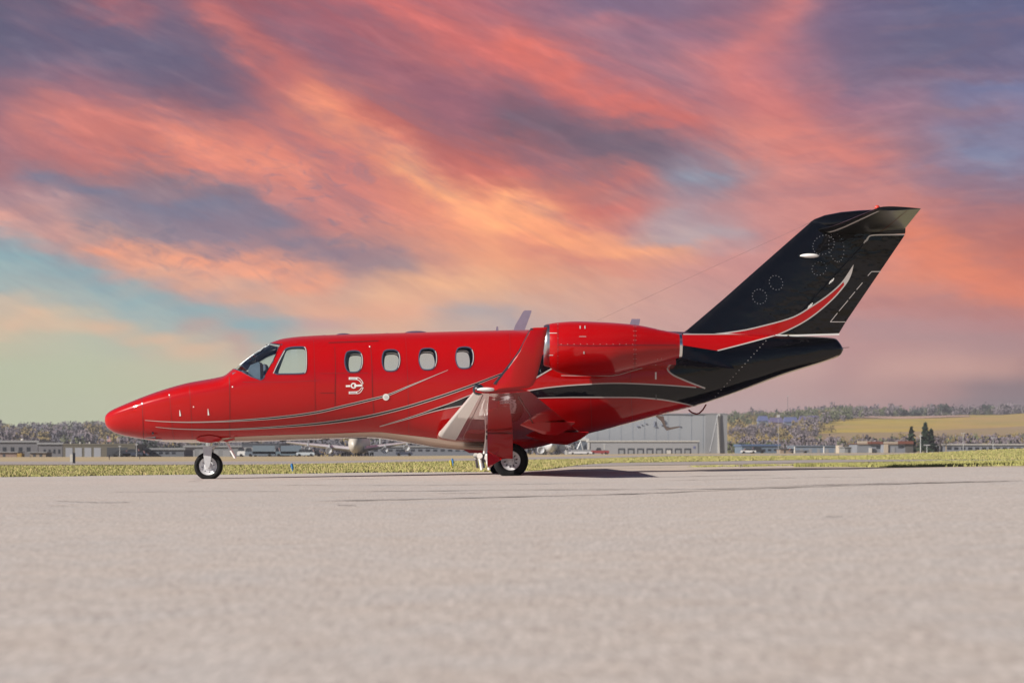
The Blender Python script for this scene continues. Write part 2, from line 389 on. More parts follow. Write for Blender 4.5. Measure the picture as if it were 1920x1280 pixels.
# ------------------------------------------------------------------ terrain
def sstep(x, a, b): t = np.clip((x - a) / (b - a), 0, 1); return t * t * (3 - 2 * t)
def zg(x, d):
    """ground height (world z) at x and distance d in front of the camera"""
    x = np.asarray(x, float); d = np.asarray(d, float)
    dd = np.maximum(d, 1.); u = np.clip(x / dd, -.6, .6)
    near = .0156 * np.clip(x, -11, 9)
    k = np.interp(u, [-.6, -.26, -.07, .08, .26, .6], [-.0026, -.0022, -.00165, -.0003, .0004, .0006])
    far = k * dd + .34
    t = sstep(dd, 75, 480)
    z = near * (1 - t) + far * t
    z = z + .42 * sstep(u, .17, .27) * sstep(dd, 55, 110) * (1 - sstep(dd, 160, 420))
    H = np.interp(u, [-.6, -.3, -.2, .05, .12, .2, .28, .6], [21, 24, 23, 26, 31, 36, 39, 34]) + 1.3 * np.sin(u * 47) + .7 * np.sin(u * 113 + 1)
    z = z + H * sstep(dd, 900, 1950) * (d > 0)
    return z
def sheet(name, xfun0, xfun1, ds, nx, dz, m, zfun=zg, parent=None):
    """ground-following sheet: at each distance d it runs from x=xfun0(d) to xfun1(d)"""
    V = []; ds = list(ds)
    for d in ds:
        for x in np.linspace(xfun0(d), xfun1(d), nx): V.append((x, d + CY, float(zfun(x, d)) + dz))
    Fc = [(i*nx+j, i*nx+j+1, (i+1)*nx+j+1, (i+1)*nx+j) for i in range(len(ds)-1) for j in range(nx-1)]
    o = mk(name, V, Fc, m, parent); o.data.update()
    bm = bmesh.new(); bm.from_mesh(o.data)
    for f in bm.faces:
        if f.normal.z < 0: f.normal_flip()
    bm.to_mesh(o.data); bm.free(); return o
def usheet(name, d0, d1, u0, u1, nu, nd, dz, m, parent=None):
    """sheet between two distances d0(u), d1(u) over a fan of directions u = x/d"""
    V = []
    for u in np.linspace(u0, u1, nu):
        for d in np.linspace(d0(u), d1(u), nd): V.append((u * d, d + CY, float(zg(u * d, d)) + dz))
    Fc = [(i*nd+j, i*nd+j+1, (i+1)*nd+j+1, (i+1)*nd+j) for i in range(nu-1) for j in range(nd-1)]
    o = mk(name, V, Fc, m, parent)
    bm = bmesh.new(); bm.from_mesh(o.data)
    for f in bm.faces:
        if f.normal.z < 0: f.normal_flip()
    bm.to_mesh(o.data); bm.free(); return o

def ground_mat(name, cols, scales, rough=.9, bump=(25, .5, .02), stretch=(1, 1, 1), speck=None):
    """two-scale mottling between three colours, optional fine grit"""
    m = bpy.data.materials.new(name); m.use_nodes = True; nt = m.node_tree; g = NT(nt); b = nt.nodes['Principled BSDF']
    geo = g.n('ShaderNodeNewGeometry').outputs['Position']
    mp = g.n('ShaderNodeMapping'); g.set(mp.inputs[0], geo); mp.inputs['Scale'].default_value = stretch
    n1 = g.ss(g.noise(mp.outputs[0], scales[0], 5, .6, .3), .32, .68); n2 = g.ss(g.noise(mp.outputs[0], scales[1], 4, .65), .3, .7)
    c = g.mix(n1, cols[0], cols[1]); c = g.mix(g.m('MULTIPLY', n2, .6), c, cols[2])
    if speck:
        for sc, lo, hi, colr, am in speck:
            if isinstance(sc, tuple):
                m2 = g.n('ShaderNodeMapping'); g.set(m2.inputs[0], geo); m2.inputs['Scale'].default_value = (sc[0], sc[1], 1); nz = g.noise(m2.outputs[0], 1, 3, .6)
            else: nz = g.noise(geo, sc, 2, .5)
            s_ = g.ss(nz, lo, hi); c = g.mix(g.m('MULTIPLY', s_, am), c, colr)
    g.set(b.inputs['Base Color'], c); b.inputs['Roughness'].default_value = rough; b.inputs['Specular IOR Level'].default_value = .3
    bp = g.n('ShaderNodeBump'); bp.inputs['Strength'].default_value = bump[1]; bp.inputs['Distance'].default_value = bump[2]
    g.set(bp.inputs['Height'], g.noise(geo, bump[0], 4, .65)); nt.links.new(bp.outputs[0], b.inputs['Normal'])
    return m
M_FIELD = ground_mat('dry_field', [(.36, .27, .17), (.42, .32, .21), (.30, .27, .14)], (.05, .6), stretch=(.3, 1, 1))
M_APRON = ground_mat('apron_asphalt', [(.475, .445, .425), (.42, .40, .39), (.49, .415, .355)], (.35, 1.7), .85, (140, .5, .006), stretch=(.6, 1, 1),
                     speck=[(5, .42, .70, (.37, .295, .245), .38), (34, .50, .72, (.23, .195, .18), .4), (26, .54, .76, (.58, .50, .44), .45), (60, .54, .72, (.22, .19, .175), .5), (75, .64, .78, (.78, .74, .70), .5),
                            ((30, 5), .48, .70, (.25, .205, .185), .27), ((27, 4.5), .5, .72, (.64, .57, .52), .27), ((60, 8), .48, .68, (.22, .19, .175), .45), ((56, 7.5), .5, .70, (.68, .62, .58), .42), ((110, 14), .48, .66, (.2, .17, .16), .5), ((100, 13), .5, .68, (.72, .66, .62), .45)])
M_SHOULDER = ground_mat('pale_shoulder', [(.42, .35, .29), (.37, .31, .26), (.45, .38, .31)], (.4, 3), stretch=(.4, 1, 1))
M_ROAD = ground_mat('taxiway_asphalt', [(.30, .27, .26), (.26, .24, .235), (.33, .28, .26)], (.1, 1), stretch=(.2, 1, 1))
M_SOIL = ground_mat('turf_soil', [(.31, .30, .10), (.36, .33, .125), (.27, .275, .085)], (.25, 2.5), bump=(12, .8, .05))
M_HILL = ground_mat('hill_grass', [(.38, .265, .035), (.36, .22, .09), (.21, .19, .045)], (.012, .04), stretch=(.5, .4, 1))

xs_g = np.concatenate([-np.geomspace(2600, 20, 26), np.linspace(-18, 18, 25), np.geomspace(20, 2600, 26)])
ds_g = np.concatenate([np.linspace(-900, -20, 12), np.linspace(-10, 100, 56), np.geomspace(104, 960, 50)])
V = [(x, d + CY, float(zg(x, max(d, 1))) - .012) for d in ds_g for x in xs_g]; nx_ = len(xs_g)
ground = mk('ground', V, [(i*nx_+j, i*nx_+j+1, (i+1)*nx_+j+1, (i+1)*nx_+j) for i in range(len(ds_g)-1) for j in range(nx_-1)], M_FIELD)
setkind(ground, 'structure')
hill = usheet('hill', lambda u: 950, lambda u: 2900, -1.3, 1.3, 130, 40, 0, M_HILL); setkind(hill, 'structure')
M_TRACK = ground_mat('pink_track', [(.36, .22, .17), (.32, .21, .16), (.38, .25, .19)], (.02, .1))
setkind(usheet('hill_track_and_shade', lambda u: 1700 + 40 * math.sin(u * 25), lambda u: 1790 + 60 * math.sin(u * 17), .148, .235, 40, 4, .35, M_TRACK), 'structure')
setkind(usheet('hill_track_and_shade', lambda u: 1880, lambda u: 1905, .226, .6, 40, 3, .5, mat('painted_verge_shade', (.10, .085, .04), .9)), 'structure')  # dark sheet: the shadow line along the path, painted as colour
setkind(usheet('hill_strip', lambda u: 1230 + 50 * math.sin(u * 30), lambda u: 1400 + 60 * math.sin(u * 22 + 1), .15, .6, 50, 5, .3, ground_mat('brown_strip', [(.25, .17, .10), (.22, .17, .07), (.28, .19, .11)], (.02, .1))), 'structure')
# low rise behind the camera, unseen, added for the horizon line the paint mirrors
V = []; na = 60
for a in np.linspace(R(195), R(345), na):
    for r_, z_ in ((820, -1.2), (1200, 6), (1700, 20), (2400, 26)): V.append((r_ * math.cos(a), CY + r_ * math.sin(a), z_ * (1 + .25 * math.sin(a * 9))))
setkind(mk('far_rise', V, [(i*4+j, i*4+j+1, (i+1)*4+j+1, (i+1)*4+j) for i in range(na-1) for j in range(3)], mat('wooded_rise', (.06, .06, .045), .9, noise=(.01, .5))), 'structure')

# apron: grey asphalt with an irregular far edge
edge_u = [-.6, -.263, -.2, -.16, -.12, -.07, -.02, .03, .09, .15, .263, .6]
edge_d = [42, 41, 40.5, 39.4, 38.6, 37.9, 36.2, 35.2, 32.6, 31.2, 29.6, 28.5]
def apron_edge(u): return float(np.interp(u, edge_u, edge_d)) + .25 * math.sin(u * 61) + .15 * math.sin(u * 143)
V = []; nu, nd = 121, 60
for u in np.linspace(-.6, .6, nu):
    e = apron_edge(u)
    for q in np.linspace(0, 1, nd):
        d = .6 + (e - .6) * q; x = u * (d if d > 12 else 12 * .35 + d * .65); V.append((x, d + CY, float(zg(x, d)) + .004))
apron = mk('apron', V, [(i*nd+j, i*nd+j+1, (i+1)*nd+j+1, (i+1)*nd+j) for i in range(nu-1) for j in range(nd-1)], M_APRON); setkind(apron, 'structure')
V = [(x, d + CY, float(zg(x, 1.)) - .004) for d in (-120, -40, -8, 1.2) for x in np.linspace(-60, 60, 25)]
setkind(mk('rear_apron', V, [(i*25+j, i*25+j+1, (i+1)*25+j+1, (i+1)*25+j) for i in range(3) for j in range(24)], M_APRON), 'structure')
# pale shoulder and taxiway spur to the right, taxiway farther off
setkind(usheet('shoulder', lambda u: apron_edge(u) - .3, lambda u: 46 + 1.5 * math.sin(u * 20), .0, .6, 60, 8, .0, M_SHOULDER), 'structure')
setkind(usheet('taxiway_spur', lambda u: 45.5, lambda u: 57, .0, .6, 60, 6, .008, M_ROAD), 'structure')
def road0(u): return float(np.interp(u, [-.6, -.1, .05, .15, .6], [86, 85, 100, 150, 170]))
def road1(u): return float(np.interp(u, [-.6, -.1, .05, .15, .6], [112, 118, 150, 235, 260]))
setkind(usheet('taxiway', road0, road1, -.7, .7, 120, 8, .01, M_ROAD), 'structure')
# turf bands
def turf0(u): return float(apron_edge(u) - .15 + 21.5 * sstep(u, .006, .052))
def turf1(u): return float(np.interp(u, [-.6, -.263, -.1, .05, .15, .6], [78, 76, 82, 96, 138, 150]))
setkind(usheet('turf', turf0, turf1, -.6, .05, 90, 20, .012, M_SOIL), 'structure')
setkind(usheet('far_turf', lambda u: 56.8, turf1, .05, .6, 70, 20, .012, M_SOIL), 'structure')

# cracks, tar seams and a dark streak across the apron (thin strips on the asphalt)
M_CRACK = mat('crack_tar', (.13, .115, .11), .8, noise=(3, .7, (.26, .23, .21)))
def crack(pts, w):
    line = smooth_line(pts, 70); V = []; ph = rng.uniform(0, 9)
    for i, (px, py) in enumerate(line):
        u = (px - 960) / F; zr = .0; d = 20.
        for _ in range(12): d = (CZ - float(zg(u * d, d))) * F / max(py - 849, 4)
        ww = w * (.35 + .65 * abs(math.sin(i * .61 + ph) * math.sin(i * .23 + ph * 2))) * min(1, i / 6 + .1, (len(line) - 1 - i) / 6 + .1)
        jit = .25 * w * math.sin(i * 1.7 + ph)
        for k in (-.5, .5):
            dd = d + ww * k + jit; V.append((u * dd, dd + CY, float(zg(u * dd, dd)) + .008))
    o = mk('crack', V, [(2*i, 2*i+1, 2*i+3, 2*i+2) for i in range(len(line)-1)], M_CRACK, apron, False); return o
for pts, w in [
    ([(560, 922.5), (760, 921.5), (1000, 919), (1300, 918), (1560, 910), (1920, 903)], .16),
    ([(580, 941), (800, 936.5), (960, 932.5), (1180, 927), (1420, 917), (1920, 901)], .20),
    ([(430, 909), (700, 910.5), (960, 908.5), (1140, 906)], .12),
    ([(200, 923), (420, 922), (560, 922)], .12), ([(630, 948), (668, 949)], .14), ([(100, 940), (200, 943), (250, 942)], .12),
    ([(352, 903.5), (366, 902), (380, 899.5)], .28), ([(1230, 902), (1500, 896), (1650, 894)], .12), ([(1480, 911), (1700, 906), (1920, 902)], .14),  # first strip: short dark streak beside the nose wheel
    ([(1545, 971), (1580, 970)], .07), ([(1290, 893), (1380, 892), (1450, 891.5)], .1), ([(600, 898.5), (670, 899), (720, 898)], .14),
    ([(90, 949), (130, 950)], .08), ([(820, 926), (900, 925)], .1)]: crack(pts, w)

# ================================================================== aircraft
jet = empty('private_jet', (0, 0, 0))
tag(jet, 'red business jet with black tail and winglets parked side on on the apron', 'airplane')
S0 = F / -CY
X0 = lambda px: (np.asarray(px, float) - 960) / S0
Z0 = lambda py: CZ - (np.asarray(py, float) - 849) / S0
top_l = [(197.5,786),(198.5,780),(201,776),(205,772.3),(215,766.5),(230,760),(267,745),(305,731.5),(355,717.5),(405,708.5),(424,704),(440,691.5),(460,674.5),(480,660),(507,643.5),(520,638.5),(532,635),(570,630.5),(620,628),(720,625),(795,623),(895,620.5),(1000,618.5),(1150,618.5),(1280,622),(1400,626),(1500,630),(1560,633.5),(1567,635),(1575,644),(1581,654)]
bot_l = [(197.5,787),(198.5,795),(201,800.5),(205,804.5),(217,812),(255,821),(292,826),(330,828.5),(380,829.5),(430,828.5),(517,826),(620,822.3),(695,820.3),(720,822.5),(770,830),(820,838.5),(895,844.5),(950,845),(1000,840),(1050,827),(1092,815.5),(1155,800),(1230,780),(1280,767),(1303,761),(1387,733),(1470,702),(1553,675),(1575,666),(1581,656)]
mid_l = [(197.5,786.5),(230,776),(300,757),(350,747),(430,733),(520,722),(620,719),(900,717),(1000,716),(1150,712),(1280,700),(1400,680),(1500,664),(1560,655),(1581,655)]
wid_l = [(197.5,.006),(198.5,.09),(201,.145),(205,.19),(217,.27),(255,.40),(305,.53),(355,.62),(440,.72),(520,.775),(600,.80),(1000,.80),(1100,.76),(1200,.66),(1280,.56),(1400,.385),(1500,.24),(1553,.165),(1575,.11),(1581,.015)]
ftop = pchip(X0([p for p, _ in top_l]), Z0([q for _, q in top_l])); fbot = pchip(X0([p for p, _ in bot_l]), Z0([q for _, q in bot_l]))
fmid = pchip(X0([p for p, _ in mid_l]), Z0([q for _, q in mid_l])); fwid = pchip(X0([p for p, _ in wid_l]), [w for _, w in wid_l])
EXPO = 2.25
def fuse_half(x, z):
    x = np.asarray(x, float); t, b, m, w = ftop(x), fbot(x), fmid(x), fwid(x)
    m = np.clip(m, b + .001, t - .001)
    r = np.where(z > m, (z - m) / (t - m), (m - z) / (m - b)); r = np.clip(np.abs(r), 0, 1)
    return w * (1 - r ** EXPO) ** (1 / EXPO)
def fuse_ring(x, n=112, inset=0.):
    t, b, m, w = float(ftop(x)) - inset, float(fbot(x)) + inset, float(fmid(x)), max(float(fwid(x)) - inset, .004)
    m = min(max(m, b + .001), t - .001); R_ = []
    for a in np.linspace(0, 2 * math.pi, n, endpoint=False):
        c, s = math.cos(a), math.sin(a)
        yy = w * math.copysign(abs(c) ** (2 / EXPO), c); zz = abs(s) ** (2 / EXPO)
        R_.append((x, yy, m + (t - m) * zz if s >= 0 else m - (m - b) * zz))
    return R_
pxs = np.concatenate([[197.5, 198, 198.8, 200, 201.8, 204, 207, 211], np.arange(217, 430, 8), np.arange(430, 540, 4.), np.arange(540, 1240, 14), np.arange(1250, 1560, 12), [1560, 1564, 1568, 1572, 1576, 1579, 1581]])
Vo, Fo = loft([fuse_ring(float(X0(p))) for p in pxs]); nring = 112
mi = [0 if (k // nring) < len(pxs) and pxs[min(k // nring, len(pxs) - 1)] < 1250 else 1 for k in range(len(Fo))]; mi[-1] = 1; mi[-2] = 0
pin = np.concatenate([np.arange(452, 540, 6.), np.arange(540, 985, 16)])
Vi, Fi = loft([fuse_ring(float(X0(p)), 64, .032) for p in pin])
SKEW = -.048
SKEWC = -.085
def outline_mesh(pts, sk, up):
    n = len(pts); V = [(x - .8 * sk, -1.6, z - .8 * up) for x, z in pts] + [(x + 2.4 * sk, 1.6, z + 2.4 * up) for x, z in pts]
    return V, [tuple(range(n)), tuple(range(n, 2 * n))] + [(i, (i + 1) % n, n + (i + 1) % n, n + i) for i in range(n)]

# --- surfaces seen from the camera side: photo direction -> point on the skin
def on_fuse(px, py, off=.003, inside=False):
    y = -.7; zc = None
    for _ in range(14):
        s = (y - CY) / F; x = (px - 960) * s; z = CZ - (py - 849) * s
        z = float(np.clip(z, fbot(x) + .0005, ftop(x) - .0005)); y = -float(fuse_half(x, z)) * .6 + y * .4
    y = -float(fuse_half(x, z)); h = 1e-3
    gx = (float(fuse_half(x + h, z)) - float(fuse_half(x - h, z))) / (2 * h); gz = (float(fuse_half(x, z + h)) - float(fuse_half(x, z - h))) / (2 * h)
    gz = max(-6, min(6, gz)); gx = max(-3, min(3, gx)); nrm = Vector((-gx, -1, -gz)).normalized()
    return Vector((x, y, z)) + nrm * off
NX0, NX1 = None, None
nac_top = [(1024,611),(1030,607),(1042,605),(1080,602.5),(1130,604),(1192,609),(1242,619),(1276,626)]
nac_bot = [(1024,684),(1030,688),(1042,696),(1067,702.5),(1105,705),(1140,704),(1180,695),(1230,682),(1276,670)]
NY = -1.42; SN = F / (NY - CY)
XN = lambda px: (np.asarray(px, float) - 960) / SN
ZN = lambda py: CZ - (np.asarray(py, float) - 849) / SN
ntop = pchip(XN([p for p, _ in nac_top]), ZN([q for _, q in nac_top])); nbot = pchip(XN([p for p, _ in nac_bot]), ZN([q for _, q in nac_bot]))
def on_nac(px, py, off=.003):
    y = NY - .35
    for _ in range(14):
        s = (y - CY) / F; x = (px - 960) * s; z = CZ - (py - 849) * s
        t, b = float(ntop(x)), float(nbot(x)); r = (t - b) / 2; q = max(-.999, min(.999, (z - (t + b) / 2) / r)); y = .4 * y + .6 * (NY - r * math.sqrt(1 - q * q))
    return Vector((x, y, z)) + Vector((0, -math.sqrt(1 - q * q), q)) * off
fin_le = [(632,1258),(624.5,1281),(600,1310),(560,1357),(520,1402),(480,1447.5),(440,1493),(420,1516),(405,1534)]   # (py, px) leading edge
fin_te = [(632,1572),(628,1571),(603,1586),(440,1697),(405,1719)]
fle = lambda z: np.interp(np.asarray(z), Z0([q for q, _ in fin_le]), X0([p for _, p in fin_le]))
fte = lambda z: np.interp(np.asarray(z), Z0([q for q, _ in fin_te]), X0([p for _, p in fin_te]))
def fin_half(x, z):
    a, b = float(fle(z)), float(fte(z)); c = min(max((x - a) / (b - a), 0), 1); t = .105 * (b - a)
    return max(5 * t * (.2969 * math.sqrt(c) - .126 * c - .3516 * c**2 + .2843 * c**3 - .1015 * c**4), .004)
def on_fin(px, py, off=.003):
    y = -.1
    for _ in range(10):
        s = (y - CY) / F; x = (px - 960) * s; z = CZ - (py - 849) * s; y = -fin_half(x, z)
    return Vector((x, y - off, z))

def patch(name, pts, m, surf=on_fuse, off=.003, step=(5, 3), parent=jet):
    """flat print: outline in photo directions laid on a skin"""
    bm = bmesh.new(); vs = [bm.verts.new((x, y, 0)) for x, y in pts]; bm.faces.new(vs)
    a = np.array(pts)
    for ax, st in ((0, step[0]), (1, step[1])):
        for c in np.arange(a[:, ax].min() + st, a[:, ax].max(), st):
            co = [0, 0, 0]; no = [0, 0, 0]; co[ax] = c; no[ax] = 1
            bmesh.ops.bisect_plane(bm, geom=bm.verts[:] + bm.edges[:] + bm.faces[:], plane_co=co, plane_no=no)
    V = [surf(v.co.x, v.co.y, off) for v in bm.verts]; bm.verts.index_update(); Fc = [tuple(v.index for v in f.verts) for f in bm.faces]; bm.free()
    return mk(name, V, Fc, m, parent)
def ribbon(name, pts, w, m, surf=on_fuse, off=.005, n=70, parent=jet, closed=False, sm=True):
    """painted line; w in photo pixels, a number or a function of 0..1"""
    L = smooth_line(pts, n) if sm else list(pts); V = []; N = len(L)
    for i, (x, y) in enumerate(L):
        a, b = (L[i - 1], L[(i + 1) % N]) if closed else (L[max(i - 1, 0)], L[min(i + 1, N - 1)])
        t = Vector((b[0] - a[0], b[1] - a[1])).normalized(); ww = w(i / (N - 1)) if callable(w) else w
        for k in (-.5, .5): V.append(surf(x - t.y * ww * k, y + t.x * ww * k, off))
    Fc = [(2*i, 2*i+1, 2*((i+1) % N)+1, 2*((i+1) % N)) for i in range(N if closed else N - 1)]
    return mk(name, V, Fc, m, parent)

# --- fuselage with real openings for windows
def cab(cx, cy):
    return chaikin([(cx-11,cy-20),(cx+10.5,cy-20.5),(cx+15.5,cy-12),(cx+16.8,cy),(cx+15,cy+10),(cx+10,cy+19.5),(cx-9,cy+20),(cx-14,cy+12),(cx-16.5,cy+1),(cx-15,cy-12)], 2)
CABIN = [cab(662.5, 678), cab(732.5, 676), cab(801.5, 673.5), cab(870.5, 671)]
SIDEW = chaikin([(511.5,701),(522,678),(533,657),(540,651.5),(568,650),(574,653),(575,676),(574,697),(569,700.5),(530,701)], 2)
sil = [(440,691.8),(450,682.9),(460,674.8),(470,667.2),(480,660.3),(493,652),(505,644.8)]
WSCREEN = sil + [(507,643.8),(529,645.5),(512,677),(494,709),(489,712.3),(470,705.5),(456,698)]
def to_xz(poly): return [(p.x, p.z) for p in (on_fuse(x, y, 0) for x, y in poly)]
cut_polys = [to_xz(p) for p in CABIN + [SIDEW]]
w3 = to_xz(WSCREEN)
cut_polys.append([(w3[0][0] - .01, w3[0][1]), (w3[0][0] + .02, w3[0][1] + .3), (w3[5][0], w3[5][1] + .3), w3[6]] + w3[7:])
fme = bpy.data.meshes.new('fuselage'); fme.from_pydata(Vo + Vi, [], Fo + [tuple(i + len(Vo) for i in reversed(f)) for f in Fi])
for m_ in (RED, BLACK, LINER, NAVY): fme.materials.append(m_)
bm = bmesh.new(); bm.from_mesh(fme); bm.faces.ensure_lookup_table()
of = bm.faces[:len(Fo)]; inf = bm.faces[len(Fo):]
bmesh.ops.recalc_face_normals(bm, faces=of)
bmesh.ops.recalc_face_normals(bm, faces=inf); bmesh.ops.reverse_faces(bm, faces=inf)
bm.to_mesh(fme); bm.free()
fme.polygons.foreach_set('material_index', mi + [2] * len(Fi))
fuse = link(bpy.data.objects.new('fuselage', fme), jet)
cv, cf = [], []
for ip, p in enumerate(cut_polys):
    v_, f_ = outline_mesh(p, SKEW if ip < 4 else SKEWC, .012 if ip < 4 else .025); o_ = len(cv); cv += v_; cf += [tuple(i + o_ for i in f) for f in f_]
cutter = mk('cutter', cv, cf, [RED, BLACK, LINER, NAVY], None, False); cutter.data.polygons.foreach_set('material_index', [2] * len(cf))
md = fuse.modifiers.new('b', 'BOOLEAN'); md.object = cutter; md.operation = 'DIFFERENCE'; md.solver = 'EXACT'
dg = bpy.context.evaluated_depsgraph_get(); nm = bpy.data.meshes.new_from_object(fuse.evaluated_get(dg))
fuse.modifiers.clear(); fuse.data = nm; nm.name = 'fuselage'; bpy.data.objects.remove(cutter)
nm.polygons.foreach_set('use_smooth', [True] * len(nm.polygons)); nm.set_sharp_from_angle(angle=R(35))
# windows: seal ring (the window), pane of tinted glass
def mirror(o, name=None):
    me = o.data.copy(); n = len(me.vertices); co = np.empty(n * 3); me.vertices.foreach_get('co', co); co = co.reshape(-1, 3); co[:, 1] *= -1
    me.vertices.foreach_set('co', co.ravel()); me.flip_normals(); c = bpy.data.objects.new(name or o.name.split('.')[0], me)
    for k_ in ('kind', 'label'):
        if k_ in o: c[k_] = o[k_]
    return link(c, o.parent)
for p in CABIN:
    w_ = ribbon('window', p, 2.2, NAVY, closed=True, sm=False, off=.006)
    g_ = patch('pane', p, GLASS, off=-.012, step=(6, 5), parent=w_)
    w2 = mirror(w_); g2 = mirror(g_); g2.parent = w2; w2.location.x = 1.55 * SKEW
    ribbon('window_edge', [(p[i][0] + .8, p[i][1]) for i in range(5, 17)], 1.4, SILVER, sm=False, off=.009, parent=w_)  # pale strip: light on the reveal painted along the right side
w_ = ribbon('cockpit_window', SIDEW, 2.4, NAVY, closed=True, sm=False, off=.006); g_ = patch('pane', SIDEW, GLASS, off=-.012, step=(6, 5), parent=w_)
ribbon('window_edge', [(x, y) for x, y in SIDEW if x > 569], 1.5, SILVER, sm=False, off=.009, parent=w_)  # reveal light painted on the right side here as well
ribbon('window_edge', [(512.5,700),(523,678),(534,657.5)], 1.3, SILVER, off=.009, parent=w_, n=12)
w2 = mirror(w_); g2 = mirror(g_); g2.parent = w2; w2.location.x = 1.55 * SKEWC; w2.location.z = .038
WS2 = [(507,643.8),(529,645.5),(512,677),(494,709),(489,712.3),(470,705.5),(456,698),(440,691.8)]
w_ = ribbon('windshield', WS2, 1.8, NAVY, sm=False, off=.006); g_ = patch('pane', WSCREEN, GLASS, off=.001, step=(4, 2), parent=w_)
w2 = mirror(w_); g2 = mirror(g_); g2.parent = w2; w2.location.x = 1.55 * SKEWC
b = MB(); b.tube([Vector((float(X0(x)), 0, float(Z0(y)) - .012)) for x, y in sil[1:]], .012, 6); b.build('windshield_post', ALU, jet, True)
# cockpit fittings seen through the glass
for sy in (-1, 1):
    b = MB(); y_ = sy * .34
    b.prism([(float(X0(px)), float(Z0(py))) for px, py in ((474,694),(478,687),(493,681),(495.5,684.5),(497,730),(476,736))], y_ - .2, y_ + .2)
    b.build('glareshield_hood', SEATM, jet)
    b = MB(); b.prism([(float(X0(px)), float(Z0(py))) for px, py in ((536,716),(541,704),(549,703),(553,716),(556,760),(530,760))], y_ - .2, y_ + .2); b.build('cockpit_seat', SEATM, jet)
b = MB(); b.tube([(float(X0(482)), -.3, float(Z0(667))), (float(X0(492)), -.3, float(Z0(661))), (float(X0(500)), -.3, float(Z0(653)))], .022, 6)
b.box(float(X0(476)), float(X0(484)), -.32, -.24, float(Z0(680)), float(Z0(671))); b.build('sun_visor', DARK, jet)
b = MB(); b.box(float(X0(460)), float(X0(955)), -.5, .5, float(Z0(800)), float(Z0(775))); b.build('cabin_floor', LINER, jet)
b = MB(); b.prism([(float(X0(px)), float(Z0(py))) for px, py in ((446,702),(466,697),(470,730),(446,730))], -.62, .62); b.build('instrument_panel', SEATM, jet)
for i, px in enumerate((640, 715, 780, 860)):
    for sy in (-1, 1):
        b = MB(); b.prism([(float(X0(px + q)), float(Z0(py))) for q, py in ((0,775),(3,706),(9,697),(14,706),(16,740),(48,742),(48,775))], sy * .5 - .18, sy * .5 + .18); b.build('cabin_seat', SEATM, jet)

# --- livery and belly: bands and lines
def stripe(pts, w_mid, w_edge=1.05):
    """black core with two pale edges, both tapering to the ends"""
    L = smooth_line(pts, 90)
    def tri(name, side):
        V = []; N = len(L)
        for i, (x, y) in enumerate(L):
            t = i / (N - 1); a, b = L[max(i - 1, 0)], L[min(i + 1, N - 1)]; d = Vector((b[0] - a[0], b[1] - a[1])).normalized()
            w = w_mid(t); e = w_edge * min(1, .35 + t * 4, (1 - t) * 5 + .3)
            lo, hi = (-w / 2, w / 2) if side == 0 else ((w / 2 - .1, w / 2 + e) if side == 1 else (-w / 2 - e, -w / 2 + .1))
            for k in (lo, hi): V.append(on_fuse(x - d.y * k, y + d.x * k, .003 if side == 0 else .0045))
        return mk(name, V, [(2*i, 2*i+1, 2*i+3, 2*i+2) for i in range(N-1)], BLACK if side == 0 else SILVER, jet)
    tri('black_stripe', 0); tri('silver_line', 1); tri('silver_line', -1)
stripe([(272,787.5),(310,790),(355,791),(405,790),(470,786.5),(520,782.5),(595,772.5),(645,761),(695,749),(722,742),(770,722.5),(840,693.5)], lambda t: 2.6 * min(1, max(0, (t - .22) * 5)) * min(1, max(0, (.93 - t) * 5)) + .05)
stripe([(292,800),(325,803),(355,804.2),(405,805),(460,803.5),(520,800),(595,794),(670,784),(745,767.5),(820,745),(890,720.5),(943,700)], lambda t: 4.2 * min(1, max(0, (t - .18) * 3)) * (1 - .35 * t) + .05)
sw_up = [(712,798.5),(782,777),(815,765.5),(845,755),(870,745),(890,737)]; sw_lo = [(712,799.2),(782,780),(795,776),(832,766.5),(865,760.5),(890,757)]
patch('black_band', smooth_line(sw_up, 30) + smooth_line(sw_lo, 30)[::-1], BLACK, step=(6, 4))
ribbon('silver_line', sw_up, lambda t: .8 + .9 * t, SILVER); ribbon('silver_line', sw_lo, lambda t: .8 + 1.2 * t, SILVER)
patch('black_band', [(1003,708.5),(1003,690),(1018,664),(1040,672),(1040,688)], BLACK); ribbon('silver_line', [(1000,711),(1018,700.5),(1036,690)], 2.4, SILVER, n=14)
bt = [(985,733),(1030,726),(1080,721.5),(1155,718.2),(1230,720.8),(1305,725.7)]; bb = [(990,746.5),(1030,745.2),(1080,744.4),(1180,744.5),(1230,747.5),(1280,755.5),(1302,761.2),(1316,766.5)]
patch('black_band', smooth_line(bt[:-1] + [(1264,722.6)], 40) + [(1264,752.6)] + smooth_line(bb[:5] + [(1263,752.5)], 40)[::-1], BLACK, step=(8, 4))
arrow = smooth_line([(1251,684.5),(1251.5,692),(1258,700),(1282,712),(1322,727.5)], 24); patch('red_band', [(1247,684)] + arrow + smooth_line([(1303,725.6),(1275,723.4),(1247,721.6)], 10), RED, step=(6, 4))
low = smooth_line([(1247,749.7),(1280,755.5),(1302,761.2),(1316,766.5)], 14); patch('red_band', low + [(1302,775),(1247,792)], RED, step=(6, 3))
ribbon('silver_line', bt, 2.2, SILVER); ribbon('silver_line', bb, lambda t: 1.2 + 1.2 * min(1, t * 3), SILVER); ribbon('silver_line', arrow, 2.8, SILVER, sm=False)
wedge_b = [(1345,657.5),(1400,643.5),(1456,628.5)]
patch('red_band', [(1245,627.5),(1337,627.5),(1400,627),(1456,628.3)] + smooth_line(wedge_b, 10)[::-1] + [(1300,672),(1245,672)], RED, step=(8, 4))
